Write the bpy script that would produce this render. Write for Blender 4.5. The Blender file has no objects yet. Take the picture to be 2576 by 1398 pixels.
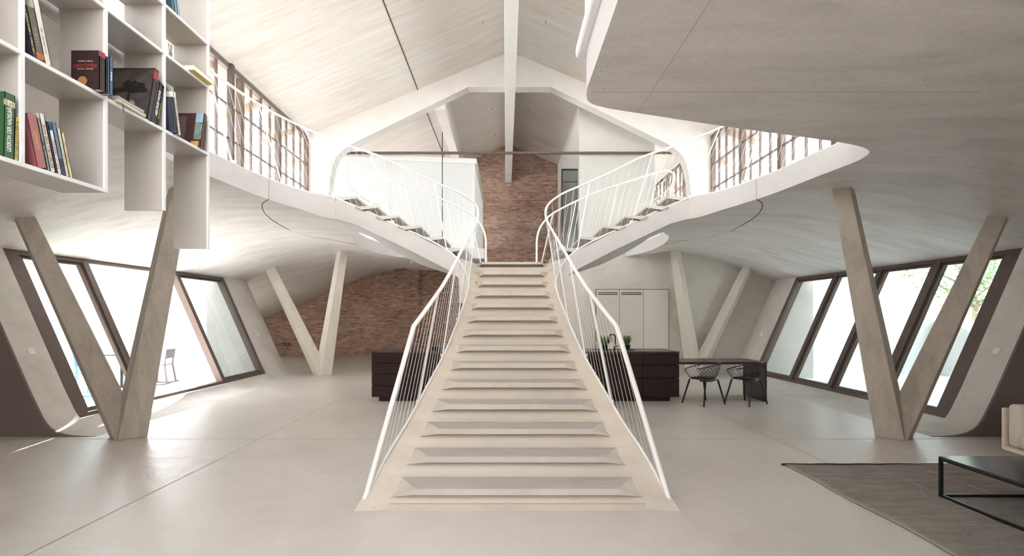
import bpy, bmesh, math, random
from mathutils import Vector, Matrix
from mathutils.geometry import delaunay_2d_cdt
random.seed(7)
R = math.radians
C = bpy.context.scene.collection
SC = bpy.context.scene
CAMX = -0.085

# ------------------------------------------------------------------ materials
def newmat(name):
    m = bpy.data.materials.new(name); m.use_nodes = True
    nt = m.node_tree
    b = nt.nodes['Principled BSDF']
    return m, nt, b

def N(nt, typ, **kw):
    n = nt.nodes.new(typ)
    for k, v in kw.items():
        if k.startswith('i_'):
            n.inputs[int(k[2:])].default_value = v
        else:
            setattr(n, k, v)
    return n

def coords(nt, scale=(1, 1, 1), rot=(0, 0, 0)):
    tc = N(nt, 'ShaderNodeTexCoord'); mp = N(nt, 'ShaderNodeMapping')
    mp.inputs['Scale'].default_value = scale
    mp.inputs['Rotation'].default_value = rot
    nt.links.new(tc.outputs['Object'], mp.inputs['Vector'])
    return mp.outputs['Vector']

def noise(nt, vec, scale, detail=4, rough=.55, dist=0):
    n = N(nt, 'ShaderNodeTexNoise')
    n.inputs['Scale'].default_value = scale; n.inputs['Detail'].default_value = detail
    n.inputs['Roughness'].default_value = rough; n.inputs['Distortion'].default_value = dist
    nt.links.new(vec, n.inputs['Vector'])
    return n.outputs['Fac']

def ramp(nt, fac, stops):
    r = N(nt, 'ShaderNodeValToRGB')
    els = r.color_ramp.elements
    while len(els) < len(stops): els.new(.5)
    for e, (p, c) in zip(els, stops):
        e.position = p; e.color = (*c, 1) if len(c) == 3 else c
    nt.links.new(fac, r.inputs['Fac'])
    return r.outputs['Color']

def mixc(nt, fac, a, b, mode='MIX'):
    m = N(nt, 'ShaderNodeMix', data_type='RGBA', blend_type=mode)
    if isinstance(fac, (int, float)): m.inputs[0].default_value = fac
    else: nt.links.new(fac, m.inputs[0])
    for i, v in ((6, a), (7, b)):
        if isinstance(v, tuple): m.inputs[i].default_value = (*v, 1)
        else: nt.links.new(v, m.inputs[i])
    return m.outputs[2]

def bump(nt, b, h, strength=.2, dist=.01):
    n = N(nt, 'ShaderNodeBump')
    n.inputs['Strength'].default_value = strength; n.inputs['Distance'].default_value = dist
    nt.links.new(h, n.inputs['Height']); nt.links.new(n.outputs['Normal'], b.inputs['Normal'])

def plain(name, col, rough=.5, metal=0, vary=.06, scale=6):
    m, nt, b = newmat(name)
    f = noise(nt, coords(nt), scale)
    d = tuple(max(0, c*(1-vary)) for c in col); l = tuple(min(1, c*(1+vary)) for c in col)
    nt.links.new(ramp(nt, f, [(.3, d), (.7, l)]), b.inputs['Base Color'])
    b.inputs['Roughness'].default_value = rough; b.inputs['Metallic'].default_value = metal
    return m

def concrete(name, col, rough=.75, stretch=(1, 1, 1), vary=.12, fine=.05, sc=1.3, pits=True, spec=.4):
    """cast concrete: cloudy patches, fine grain, board streaks and small air holes"""
    m, nt, b = newmat(name)
    v = coords(nt, stretch); v0 = coords(nt)
    f1 = noise(nt, v, sc, 6, .6, .4)
    f2 = noise(nt, v0, 26, 5, .65)
    d = tuple(c*(1-vary) for c in col); l = tuple(min(1, c*(1+vary*.7)) for c in col)
    c1 = ramp(nt, f1, [(.28, d), (.5, col), (.75, l)])
    c2 = ramp(nt, f2, [(.3, (1-fine,)*3), (.7, (1+0*fine,)*3)])
    c = mixc(nt, 1., c1, c2, 'MULTIPLY')
    if pits:
        vo = N(nt, 'ShaderNodeTexVoronoi'); vo.inputs['Scale'].default_value = 5.5
        nt.links.new(v0, vo.inputs['Vector'])
        p = ramp(nt, vo.outputs['Distance'], [(.035, (.55, .5, .45)), (.06, (1, 1, 1))])
        c = mixc(nt, .6, c, p, 'MULTIPLY')
    nt.links.new(c, b.inputs['Base Color'])
    b.inputs['Roughness'].default_value = rough
    b.inputs['Specular IOR Level'].default_value = spec
    bump(nt, b, f2, .12, .006)
    return m

M = {}
M['stair'] = concrete('stair_concrete', (.61, .54, .455), .6, (1, 1, 1), .1, .05, 1.6)
M['tread'] = concrete('tread_concrete', (.60, .55, .485), .45, (1, 4, 1), .13, .06, 2.2)
M['treadtop'] = concrete('worn_tread_concrete', (.47, .435, .40), .4, (1, 5, 1), .16, .07, 2.4)
M['slab'] = concrete('slab_concrete', (.77, .73, .695), .7, (.6, 2.4, 1), .17, .12, 1.7)
M['fascia'] = concrete('fascia_concrete', (.62, .60, .58), .65, (1, 1, 1), .08, .05, 1.6)
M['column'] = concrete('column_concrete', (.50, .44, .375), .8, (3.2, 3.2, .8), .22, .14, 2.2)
M['wallc'] = concrete('wall_concrete', (.64, .60, .555), .7, (1, 1, 1), .15, .08, 1.6)
M['wallshade'] = concrete('shade_toned_wall_concrete', (.19, .155, .135), .8, (1, 1, 1), .12, .06, 1.3)  # dark tone carries the shade of the backlit walls
M['frame_c'] = concrete('limewashed_frame', (.69, .665, .64), .7, (1, 1, 1), .06, .03, 2., False)
M['patio'] = concrete('patio_concrete', (.80, .79, .775), .8, (1, 1, 1), .06, .04, .8, False)

M['roofunseen'] = plain('unseen_roof_grey', (.22, .21, .20), .9)  # unseen outer slab top, darkened so less sun bounces onto the ceiling
def m_roof():
    m, nt, b = newmat('roof_board_marked')
    v = coords(nt, (.35, 7, .35)); v0 = coords(nt)
    f1 = noise(nt, v, 1.6, 7, .65, .2)
    f2 = noise(nt, coords(nt, (.5, 1.1, .5)), .9, 4, .6)
    f3 = noise(nt, coords(nt, (1, 16, 1)), 2.4, 5, .7)
    c1 = ramp(nt, f1, [(.3, (.65, .605, .565)), (.5, (.70, .67, .64)), (.7, (.77, .75, .725))])
    c2 = ramp(nt, f2, [(.3, (.90, .84, .76)), (.5, (1, .99, .98)), (1, (1, 1, 1))])
    c = mixc(nt, .75, c1, c2, 'MULTIPLY')
    c = mixc(nt, .45, c, ramp(nt, f3, [(.35, (.82, .78, .72)), (.55, (1, 1, 1))]), 'MULTIPLY')
    nt.links.new(c, b.inputs['Base Color']); b.inputs['Roughness'].default_value = .8
    bump(nt, b, f3, .15, .01)
    return m
M['roof'] = m_roof()

def m_floor():
    m, nt, b = newmat('polished_concrete_floor')
    v0 = coords(nt)
    f1 = noise(nt, v0, .55, 6, .6, .6); f2 = noise(nt, v0, 3.2, 6, .65, 1.2)
    # trowel arcs
    w = N(nt, 'ShaderNodeTexWave', wave_type='RINGS', rings_direction='Z')
    w.inputs['Scale'].default_value = 2.2; w.inputs['Distortion'].default_value = 16
    w.inputs['Detail'].default_value = 3; w.inputs['Detail Scale'].default_value = .6
    nt.links.new(coords(nt, (1, 1, 1)), w.inputs['Vector'])
    c1 = ramp(nt, f1, [(.3, (.56, .515, .475)), (.5, (.63, .585, .545)), (.72, (.69, .65, .61))])
    c2 = ramp(nt, f2, [(.2, (.94, .925, .91)), (.75, (1, 1, 1))])
    c = mixc(nt, 1., c1, c2, 'MULTIPLY')
    nt.links.new(c, b.inputs['Base Color'])
    r = ramp(nt, f1, [(.3, (.30,)*3), (.7, (.44,)*3)])
    nt.links.new(r, b.inputs['Roughness'])
    b.inputs['Specular IOR Level'].default_value = .55
    ma = N(nt, 'ShaderNodeMath', operation='MULTIPLY_ADD')
    nt.links.new(w.outputs['Fac'], ma.inputs[0]); ma.inputs[1].default_value = .05
    nt.links.new(noise(nt, v0, 1.7, 5, .6, 1.5), ma.inputs[2])
    bump(nt, b, ma.outputs[0], .32, .03)
    return m
M['floor'] = m_floor()

def m_brick():
    m, nt, b = newmat('old_red_brick')
    tc = N(nt, 'ShaderNodeTexCoord'); sx = N(nt, 'ShaderNodeSeparateXYZ'); cx = N(nt, 'ShaderNodeCombineXYZ')
    nt.links.new(tc.outputs['Object'], sx.inputs[0])
    nt.links.new(sx.outputs['X'], cx.inputs['X']); nt.links.new(sx.outputs['Z'], cx.inputs['Y'])
    ad = N(nt, 'ShaderNodeVectorMath', operation='ADD')
    nz = N(nt, 'ShaderNodeTexNoise'); nz.inputs['Scale'].default_value = 3.0
    nt.links.new(cx.outputs[0], nz.inputs['Vector'])
    sc_ = N(nt, 'ShaderNodeVectorMath', operation='SCALE'); sc_.inputs['Scale'].default_value = .03
    nt.links.new(nz.outputs['Color'], sc_.inputs[0])
    nt.links.new(cx.outputs[0], ad.inputs[0]); nt.links.new(sc_.outputs[0], ad.inputs[1])
    br = N(nt, 'ShaderNodeTexBrick')
    nt.links.new(ad.outputs[0], br.inputs['Vector'])
    br.inputs['Color1'].default_value = (.30, .175, .14, 1)
    br.inputs['Color2'].default_value = (.48, .335, .28, 1)
    br.inputs['Mortar'].default_value = (.40, .345, .30, 1)
    br.inputs['Scale'].default_value = 1
    br.inputs['Brick Width'].default_value = .25; br.inputs['Row Height'].default_value = .077
    br.inputs['Mortar Size'].default_value = .011; br.inputs['Mortar Smooth'].default_value = .3
    br.inputs['Bias'].default_value = -.1
    f = noise(nt, coords(nt, (4.5, 1, 13)), 1., 3, .6)
    f2 = noise(nt, coords(nt, (1, 1, 1)), .8, 4, .6)
    c = mixc(nt, .85, br.outputs['Color'], ramp(nt, f, [(.28, (.35, .3, .28)), (.45, (.9, .85, .8)), (.7, (1.35, 1.15, 1.0))]), 'MULTIPLY')
    c = mixc(nt, .6, c, ramp(nt, f2, [(.3, (.75, .7, .65)), (.7, (1.15, 1.15, 1.1))]), 'MULTIPLY')
    nt.links.new(c, b.inputs['Base Color']); b.inputs['Roughness'].default_value = .9
    inv = N(nt, 'ShaderNodeMath', operation='SUBTRACT'); inv.inputs[0].default_value = 1
    nt.links.new(br.outputs['Fac'], inv.inputs[1])
    bump(nt, b, inv.outputs[0], .8, .015)
    return m
M['brick'] = m_brick()

def m_glass(name, tint=(.93, .97, .95), refl=.10):
    m = bpy.data.materials.new(name); m.use_nodes = True; nt = m.node_tree
    nt.nodes.clear()
    o = N(nt, 'ShaderNodeOutputMaterial'); t = N(nt, 'ShaderNodeBsdfTransparent'); g = N(nt, 'ShaderNodeBsdfGlossy')
    mx = N(nt, 'ShaderNodeMixShader'); lw = N(nt, 'ShaderNodeLayerWeight'); lw.inputs['Blend'].default_value = .25
    t.inputs['Color'].default_value = (*tint, 1); g.inputs['Roughness'].default_value = .02
    ml = N(nt, 'ShaderNodeMath', operation='MULTIPLY'); ml.inputs[1].default_value = refl*4
    nt.links.new(lw.outputs['Fresnel'], ml.inputs[0]); ml.use_clamp = True
    nt.links.new(ml.outputs[0], mx.inputs[0]); nt.links.new(t.outputs[0], mx.inputs[1]); nt.links.new(g.outputs[0], mx.inputs[2])
    nt.links.new(mx.outputs[0], o.inputs['Surface'])
    return m
M['glass'] = m_glass('clear_glass', (.72, .76, .75), .12)
M['clearpane'] = m_glass('low_iron_glass', (.985, .992, .99), .05)
M['pane'] = m_glass('window_glass', (.96, .97, .97), .06)

def m_poly():
    m = bpy.data.materials.new('ribbed_translucent_sheet'); m.use_nodes = True; nt = m.node_tree
    nt.nodes.clear()
    o = N(nt, 'ShaderNodeOutputMaterial'); d = N(nt, 'ShaderNodeBsdfDiffuse'); t = N(nt, 'ShaderNodeBsdfTranslucent'); g = N(nt, 'ShaderNodeBsdfGlossy')
    g.inputs['Roughness'].default_value = .25
    w = N(nt, 'ShaderNodeTexWave', bands_direction='X'); w.inputs['Scale'].default_value = 11.0; w.inputs['Distortion'].default_value = .6
    nt.links.new(coords(nt), w.inputs['Vector'])
    c = ramp(nt, w.outputs['Fac'], [(0, (.88, .89, .90)), (1, (.95, .96, .97))])
    nt.links.new(c, d.inputs['Color']); nt.links.new(c, t.inputs['Color'])
    m1 = N(nt, 'ShaderNodeMixShader'); m1.inputs[0].default_value = .55
    m2 = N(nt, 'ShaderNodeMixShader'); m2.inputs[0].default_value = .08
    nt.links.new(d.outputs[0], m1.inputs[1]); nt.links.new(t.outputs[0], m1.inputs[2])
    nt.links.new(m1.outputs[0], m2.inputs[1]); nt.links.new(g.outputs[0], m2.inputs[2])
    nt.links.new(m2.outputs[0], o.inputs['Surface'])
    return m
M['poly'] = m_poly()

def m_wood(name, a, b_, rough=.45, dirv=(1, 14, 14)):
    m, nt, b = newmat(name)
    f = noise(nt, coords(nt, dirv), 1.6, 6, .6, .5)
    nt.links.new(ramp(nt, f, [(.3, a), (.7, b_)]), b.inputs['Base Color']); b.inputs['Roughness'].default_value = rough
    return m
M['darkwood'] = m_wood('dark_stained_oak', (.022, .011, .009), (.042, .023, .019), .55)
M['darkwood'].node_tree.nodes['Principled BSDF'].inputs['Specular IOR Level'].default_value = .2
M['tablewood'] = m_wood('dark_table_oak', (.03, .022, .02), (.062, .047, .043), .3)
M['frame'] = plain('bronze_window_frame', (.12, .087, .074), .45, .1)
M['framelight'] = plain('weathered_window_frame', (.16, .12, .10), .5)
M['eave'] = m_wood('eave_timber', (.40, .26, .16), (.55, .40, .28), .7)
M['white'] = plain('white_powder_coat', (.83, .82, .80), .35, 0, .02)
M['cable'] = plain('white_cable', (.72, .70, .67), .35, .3, .02)
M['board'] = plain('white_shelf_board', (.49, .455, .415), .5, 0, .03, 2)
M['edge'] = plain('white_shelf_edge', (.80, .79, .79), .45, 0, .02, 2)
M['black'] = plain('black_steel', (.02, .018, .02), .35, .4)
M['blackgloss'] = plain('black_lacquer', (.03, .03, .037), .16, .0)
M['chair'] = plain('black_wire', (.022, .017, .017), .4, .3)
M['leather'] = plain('brown_black_cushion', (.06, .045, .04), .55)
M['switch'] = plain('white_switch_plastic', (.8, .79, .77), .4, 0, .02)
M['joint'] = plain('dark_joint', (.08, .055, .04), .9)
M['sofa'] = plain('natural_linen', (.62, .56, .48), .9, 0, .06, 160)
M['sofa2'] = plain('beige_linen', (.46, .40, .31), .9, 0, .08, 160)
M['piping'] = plain('cream_leather', (.66, .58, .48), .6)
M['leafdark'] = plain('rosemary_leaf', (.14, .22, .07), .7, 0, .3, 30)
M['leaf'] = plain('pale_leaf', (.28, .38, .18), .7, 0, .3, 4)
M['bark'] = plain('bark', (.28, .22, .17), .9, 0, .2, 20)
M['gravel'] = None
def m_gravel():
    m, nt, b = newmat('grey_gravel')
    vo = N(nt, 'ShaderNodeTexVoronoi'); vo.inputs['Scale'].default_value = 14
    nt.links.new(coords(nt), vo.inputs['Vector'])
    nt.links.new(ramp(nt, vo.outputs['Color'], [(.1, (.16, .16, .16)), (.9, (.55, .55, .54))]), b.inputs['Base Color'])
    bump(nt, b, vo.outputs['Distance'], 1, .05); b.inputs['Roughness'].default_value = .9
    return m
M['gravel'] = m_gravel()
def m_rug():
    m, nt, b = newmat('woven_grey_rug')
    v = coords(nt)
    f1 = noise(nt, coords(nt, (1, 5, 1)), 2.6, 6, .7); f2 = noise(nt, v, 90, 3, .7); f3 = noise(nt, v, .7, 2)
    c = ramp(nt, f1, [(.3, (.205, .178, .162)), (.7, (.325, .298, .272))])
    c = mixc(nt, 1, c, ramp(nt, f2, [(.3, (.7, .7, .7)), (.7, (1.2, 1.2, 1.2))]), 'MULTIPLY')
    c = mixc(nt, .6, c, ramp(nt, f3, [(.35, (.90, .84, .80)), (.65, (1.1, 1.12, 1.06))]), 'MULTIPLY')
    nt.links.new(c, b.inputs['Base Color']); b.inputs['Roughness'].default_value = .95
    bump(nt, b, f2, .5, .004)
    return m
M['rug'] = m_rug()
M['rugseam'] = plain('rug_seam_thread', (.40, .365, .32), .9)
M['rughem'] = plain('rug_hem', (.045, .035, .03), .9)
def flat(name, c, rough=.5): return plain(name, c, rough, 0, .05, 12)

# ------------------------------------------------------------------ mesh helpers
class MB:
    def __init__(s): s.v = []; s.f = []
    def add(s, vs, fs):
        o = len(s.v); s.v += [tuple(v) for v in vs]; s.f += [tuple(i+o for i in f) for f in fs]; return s
    def box(s, x0, x1, y0, y1, z0, z1):
        vs = [(x, y, z) for z in (z0, z1) for y in (y0, y1) for x in (x0, x1)]
        return s.add(vs, [(0, 2, 3, 1), (4, 5, 7, 6), (0, 1, 5, 4), (2, 6, 7, 3), (0, 4, 6, 2), (1, 3, 7, 5)])
    def hexa(s, b4, t4):
        """b4, t4: four bottom and four top corners, same winding"""
        return s.add(list(b4)+list(t4), [(3, 2, 1, 0), (4, 5, 6, 7), (0, 1, 5, 4), (1, 2, 6, 5), (2, 3, 7, 6), (3, 0, 4, 7)])
    def prism(s, poly, a0, a1, axis):
        """extrude 2D poly along axis ('x','y','z') a0..a1"""
        def P(p, a):
            return {'x': (a, p[0], p[1]), 'y': (p[0], a, p[1]), 'z': (p[0], p[1], a)}[axis]
        n = len(poly)
        vs = [P(p, a0) for p in poly]+[P(p, a1) for p in poly]
        fs = [tuple(range(n)), tuple(range(2*n-1, n-1, -1))]+[(i, (i+1) % n+0, (i+1) % n+n, i+n) for i in range(n)]
        return s.add(vs, fs)
    def tube(s, pts, r, n=8, cap=True):
        pts = [Vector(p) for p in pts]
        if not isinstance(r, (list, tuple)): r = [r]*len(pts)
        t0 = (pts[1]-pts[0]).normalized()
        up = Vector((0, 0, 1)) if abs(t0.z) < .9 else Vector((0, 1, 0))
        u = t0.cross(up).normalized()
        vs = []; fs = []
        for i, p in enumerate(pts):
            if i == 0: t = t0
            elif i == len(pts)-1: t = (pts[i]-pts[i-1]).normalized()
            else: t = ((pts[i]-pts[i-1]).normalized()+(pts[i+1]-pts[i]).normalized()).normalized()
            u = (u-t*u.dot(t)).normalized(); w = t.cross(u)
            for k in range(n):
                a = 2*math.pi*k/n
                vs.append(p+(u*math.cos(a)+w*math.sin(a))*r[i])
        for i in range(len(pts)-1):
            for k in range(n):
                fs.append((i*n+k, i*n+(k+1) % n, (i+1)*n+(k+1) % n, (i+1)*n+k))
        if cap: fs += [tuple(range(n-1, -1, -1)), tuple(range((len(pts)-1)*n, len(pts)*n))]
        return s.add(vs, fs)
    def bar(s, p0, p1, w, t, side=(1, 0, 0)):
        """flat bar between two points; w along 'side', t across"""
        p0, p1 = Vector(p0), Vector(p1); d = (p1-p0).normalized()
        a = Vector(side); a = (a-d*a.dot(d)).normalized()*w/2; b = d.cross(a).normalized()*t/2
        return s.hexa([p0-a-b, p0+a-b, p0+a+b, p0-a+b], [p1-a-b, p1+a-b, p1+a+b, p1-a+b])
    def lathe(s, prof, c=(0, 0, 0), n=20):
        vs = []; fs = []
        for (r, z) in prof:
            for k in range(n):
                a = 2*math.pi*k/n; vs.append((c[0]+r*math.cos(a), c[1]+r*math.sin(a), c[2]+z))
        for i in range(len(prof)-1):
            for k in range(n):
                fs.append((i*n+k, i*n+(k+1) % n, (i+1)*n+(k+1) % n, (i+1)*n+k))
        fs += [tuple(range(n-1, -1, -1)), tuple(range((len(prof)-1)*n, len(prof)*n))]
        return s.add(vs, fs)
    def build(s, name, mat, parent=None, smooth=False, bevel=0, mats=None, recalc=True, bseg=2):
        me = bpy.data.meshes.new(name); me.from_pydata(s.v, [], s.f)
        if recalc:
            bm = bmesh.new(); bm.from_mesh(me); bmesh.ops.recalc_face_normals(bm, faces=bm.faces); bm.to_mesh(me); bm.free()
        o = bpy.data.objects.new(name, me); C.objects.link(o)
        for mm in (mats or [mat]): me.materials.append(mm)
        if bevel and smooth:
            md = o.modifiers.new('bv', 'BEVEL'); md.width = bevel; md.segments = bseg; md.limit_method = 'ANGLE'; bevel = 0
        if smooth:
            for p in me.polygons: p.use_smooth = True
            if smooth != 'all':
                md = o.modifiers.new('es', 'EDGE_SPLIT'); md.split_angle = R(smooth if isinstance(smooth, (int, float)) and smooth > 1 else 35)
        if bevel:
            md = o.modifiers.new('bv', 'BEVEL'); md.width = bevel; md.segments = bseg; md.limit_method = 'ANGLE'
        if parent: o.parent = parent
        return o

def tag(o, label, cat, group=None, kind=None):
    if label: o['label'] = label
    if cat: o['category'] = cat
    if group: o['group'] = group
    if kind: o['kind'] = kind
    return o
def thing(name, label, cat, loc=(0, 0, 0), rot=(0, 0, 0), group=None):
    o = bpy.data.objects.new(name, None); C.objects.link(o); o.location = loc; o.rotation_euler = rot
    o.empty_display_size = .1
    return tag(o, label, cat, group)
def struct(o, label, cat='wall'):
    return tag(o, label, cat, None, 'structure')
def smooth_path(pts, n=6):
    """Catmull-Rom through pts"""
    P = [Vector(p) for p in pts]; out = []
    for i in range(len(P)-1):
        p0 = P[max(i-1, 0)]; p1 = P[i]; p2 = P[i+1]; p3 = P[min(i+2, len(P)-1)]
        for k in range(n):
            t = k/n
            out.append(.5*((2*p1)+(p2-p0)*t+(2*p0-5*p1+4*p2-p3)*t*t+(3*p1-p0-3*p2+p3)*t**3))
    out.append(P[-1]); return out
def text_mesh(name, body, size, mat, parent, loc, rot, label=None, squeeze=1.0, bold=0.0, align='CENTER'):
    cu = bpy.data.curves.new('txt', 'FONT'); cu.body = body; cu.size = size
    cu.align_x = align; cu.align_y = 'CENTER'; cu.offset = bold; cu.extrude = .0004; cu.resolution_u = 2
    t = bpy.data.objects.new('txt', cu); C.objects.link(t)
    bpy.context.view_layer.update()
    me = bpy.data.meshes.new_from_object(t.evaluated_get(bpy.context.evaluated_depsgraph_get()))
    bpy.data.objects.remove(t)
    for v in me.vertices: v.co.x *= squeeze
    me.materials.clear(); me.materials.append(mat)
    o = bpy.data.objects.new(name, me); C.objects.link(o); o.location = loc; o.rotation_euler = rot
    o.parent = parent
    if label: o['label'] = label
    return o

# ------------------------------------------------------------------ dimensions
HC = 1.55
RIS = .172; GO = .283; Y0 = 3.73
WX = 5.2            # upper window wall
ZR = 8.43; SL = .413   # ridge, slope
ZT = 3.43; ZB = 3.15   # gallery slab
YB = 18.8           # brick wall
def roofz(x): return ZR-SL*abs(x)
def interp(tab, x):
    if x <= tab[0][0]: return tab[0][1]
    for (a, b), (c, d) in zip(tab, tab[1:]):
        if x <= c: 
            t = (x-a)/(c-a); return b+(d-b)*t
    return tab[-1][1]
_ut = [(0, 3.15), (3.4, 3.15), (3.8, 3.165), (4.3, 3.165), (4.8, 3.12), (5.4, 3.0), (6.0, 2.84), (6.6, 2.66), (7.1, 2.49), (7.6, 2.34), (8.2, 2.12), (9.1, 1.76), (10, 1.38), (10.8, .95), (11.4, .5), (11.8, 0)]
def under(x, y):
    x = abs(x); z = interp(_ut, x)
    z += .1*max(0, min(1, (y-9.5)/2.5))*max(0, min(1, (x-3.5)/.6))*max(0, 1-max(0, x-5.5)/1.6)
    if 2.4 < x < 3.35:
        f = max(0, min(1, (3.3-x)/.5)); g = max(0, min(1, (y-6.6)/.7))*max(0, min(1, (9.6-y)/.8)); z -= .06*f*f*(3-2*f)*g
    if y > 13:
        z += min(1, (y-13)/5.8)*.38*max(0, 1-x/9)
    return z
def wx(z): return 5.97+.44*z     # inclined side wall

# ------------------------------------------------------------------ floor and ground
o = MB().box(-11.8, 11.8, -8, YB, -.25, 0).build('floor', M['floor']); struct(o, 'pale polished concrete floor of the hall', 'floor')
# saw-cut joints in the floor (thin dark lines, inlaid)
jm = MB()
def strip(p, q, w=.008, z=.0015):
    p = Vector((p[0], p[1], z)); q = Vector((q[0], q[1], z)); d = (q-p).normalized(); n = Vector((-d.y, d.x, 0))*w/2
    jm.add([p-n, q-n, q+n, p+n], [(0, 1, 2, 3)])
strip((-3.2, -1), (-3.2, 12)); strip((3.3, 2), (3.3, 12)); strip((-11, 5.92), (-1.25, 5.92)); strip((1.25, 5.92), (11, 5.92))
strip((-8, 12.3), (1.3, 12.3))
M['formjoint'] = plain('formwork_line', (.50, .45, .41), .8)
M['floorjoint'] = plain('floor_joint', (.33, .28, .23), .8)
o = jm.build('trim_1', M['floorjoint']); struct(o, 'thin saw-cut joints in the concrete floor', 'floor joint')

for s in (-1, 1):
    o = MB().prism([(s*6.0, 6.06), (s*30, 6.06), (s*30, 40), (s*11.9, 40), (s*11.9, 12.6), (s*6.0, 12.6)], -.3, .02, 'z').build('floor_patio', M['patio'])
    struct(o, ('left' if s < 0 else 'right')+' patio paving outside the slanted windows', 'paving')
o = MB().box(-80, 80, -60, 140, -.6, -.3).build('ground_outside', M['patio']); tag(o, 'pale ground beyond the patios around the building', 'ground', None, 'structure')
o = MB().box(-12.0, -8.9, 8.2, 9.7, .021, .04).build('gravel_bed', M['gravel']); tag(o, 'grey gravel bed on the left patio outside the windows', 'gravel', None, 'stuff')

# ------------------------------------------------------------------ gallery slab with the big opening
half = [(2.8, 7.42), (3.0, 7.27), (3.18, 6.95), (3.32, 6.5), (3.42, 6.0), (3.48, 5.4), (3.54, 4.95), (3.53, 4.75), (3.46, 4.58), (3.3, 4.45), (3.1, 4.36)]
half = [tuple(p)[:2] for p in smooth_path([(a, b, 0) for a, b in half], 3)]
rear = [(2.8, 8.6), (2.98, 9.0), (3.17, 9.4), (3.3, 9.85), (3.42, 10.6), (3.42, 11.5), (3.25, 12.2), (2.9, 12.8), (2.3, 13.0)]
rear = [tuple(p)[:2] for p in smooth_path([(a, b, 0) for a, b in rear], 3)]
right_arm = [(2.9, 4.29), (1.67, 3.93), (.85, 3.665)]+[(p.x, p.y) for p in smooth_path([(.72, 3.62, 0), (.60, 3.565, 0), (.53, 3.50, 0), (.495, 3.40, 0), (.482, 3.27, 0)], 5)]+[(.48, 2.4), (.48, -7.6)]
left_arm = [(-2.9, 4.22), (-2.72, 4.06), (-2.62, 3.9), (-2.56, 3.75), (-2.54, 3.6), (-2.54, -7.6)]  # void carried on unseen behind the camera so skylight reaches the floor
outline = [(-11.8, -8), (11.8, -8), (11.8, 6.06), (7.35, 6.06), (7.35, 12.6), (11.8, 12.6), (11.8, YB), (1.4, YB), (1.4, 13.0)]
outline += [(a, b) for a, b in reversed(rear)] + [(a, b) for a, b in half] + right_arm
outline += list(reversed(left_arm)) + [(-a, b) for a, b in reversed(half)] + [(-a, b) for a, b in rear] + [(-.7, 13.0), (-.7, YB), (-10.6, YB), (-10.6, 12.6), (-7.35, 12.6), (-7.35, 6.06), (-11.8, 6.06)]
def slab_mesh():
    n = len(outline)
    pts = [Vector(p) for p in outline]; edges = [(i, (i+1) % n) for i in range(n)]
    # refine long outline edges
    P = []
    for i in range(n):
        a, b = pts[i], pts[(i+1) % n]; k = max(1, int((b-a).length/.5))
        for j in range(k): P.append(a+(b-a)*j/k)
    n = len(P); edges = [(i, (i+1) % n) for i in range(n)]
    grid = []
    for iy in range(-15, 38):
        for ix in range(-25, 26):
            x = ix*.45+.013; y = iy*.5+.017
            if min((Vector((x, y))-p).length for p in P) > .22: grid.append(Vector((x, y)))
    r = delaunay_2d_cdt(P+grid, edges, [list(range(n))], 1, 1e-5)
    V, F = r[0], r[2]
    mb = MB(); k = len(V)
    bot = [(v.x, v.y, under(v.x, v.y)) for v in V]
    def top(v): return min(ZT+.19*max(0, min(1, (v.y-13)/5.8))*0, under(v.x, v.y)+ (.45 if abs(v.x) > 5.6 else .4)) if abs(v.x) > 5.4 else ZT
    tp = [(v.x, v.y, max(top(v), under(v.x, v.y)+.06)) for v in V]
    fs = [tuple(reversed(f)) for f in F]+[tuple(i+k for i in f) for f in F]
    mb.add(bot+tp, fs)
    # boundary walls
    from collections import Counter
    cnt = Counter()
    for f in F:
        for i in range(len(f)):
            cnt[(f[i], f[(i+1) % len(f)])] += 1
    walls = [(a, b, b+k, a+k) for (a, b) in cnt if (b, a) not in cnt]
    nf = len(mb.f)
    mb.f += walls
    me = bpy.data.meshes.new('floor_gallery'); me.from_pydata(mb.v, [], mb.f)
    me.materials.append(M['slab']); me.materials.append(M['fascia']); me.materials.append(M['roofunseen'])
    for i, p in enumerate(me.polygons):
        if i >= nf: p.material_index = 1
        elif i >= len(F) and abs(p.center.x) > 5.42: p.material_index = 2
        p.use_smooth = True
    o = bpy.data.objects.new('floor_gallery', me); C.objects.link(o)
    md = o.modifiers.new('es', 'EDGE_SPLIT'); md.split_angle = R(30)
    return o
struct(slab_mesh(), 'curved concrete gallery slab with a flowing opening around the stair', 'gallery')

# construction joint curves on the slab underside and fascia
M['crack'] = plain('dark_rubber_joint', (.07, .055, .045), .9)
for s in (-1, 1):
    j = MB()
    c = smooth_path([(s*x, y, under(x, y)-.002) for x, y in ((3.34, 6.42), (3.6, 6.75), (3.87, 7.35), (4.04, 8.0), (4.17, 8.9))], 5)
    j.tube(c, .006, 6)
    c = smooth_path([(s*x, y, under(x, y)-.001) for x, y in ((4.17, 8.9), (4.08, 9.4), (3.9, 9.8), (3.65, 10.2), (3.42, 10.5))], 5)
    j.tube(c, .0028, 6)
    q = MB(); q.bar((s*3.334, 6.42, ZT), (s*3.334, 6.42, ZB-.003), .003, .005, (0, 1, 0)); struct(q.build('trim_6', M['floorjoint']), 'pale vertical joint in the '+('left' if s < 0 else 'right')+' slab edge', 'joint')
    struct(j.build('trim_2', M['crack']), 'dark curved joint line where the '+('left' if s < 0 else 'right')+' stair arm meets the gallery slab', 'joint')
j = MB(); j.box(.948, .952, -2, 3.68, 3.1485, 3.1505); j.box(.52, 3.3, 3.348, 3.352, 3.1485, 3.1505)
struct(j.build('trim_7', M['formjoint']), 'faint crossing formwork lines under the near right gallery slab', 'joint')
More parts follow.
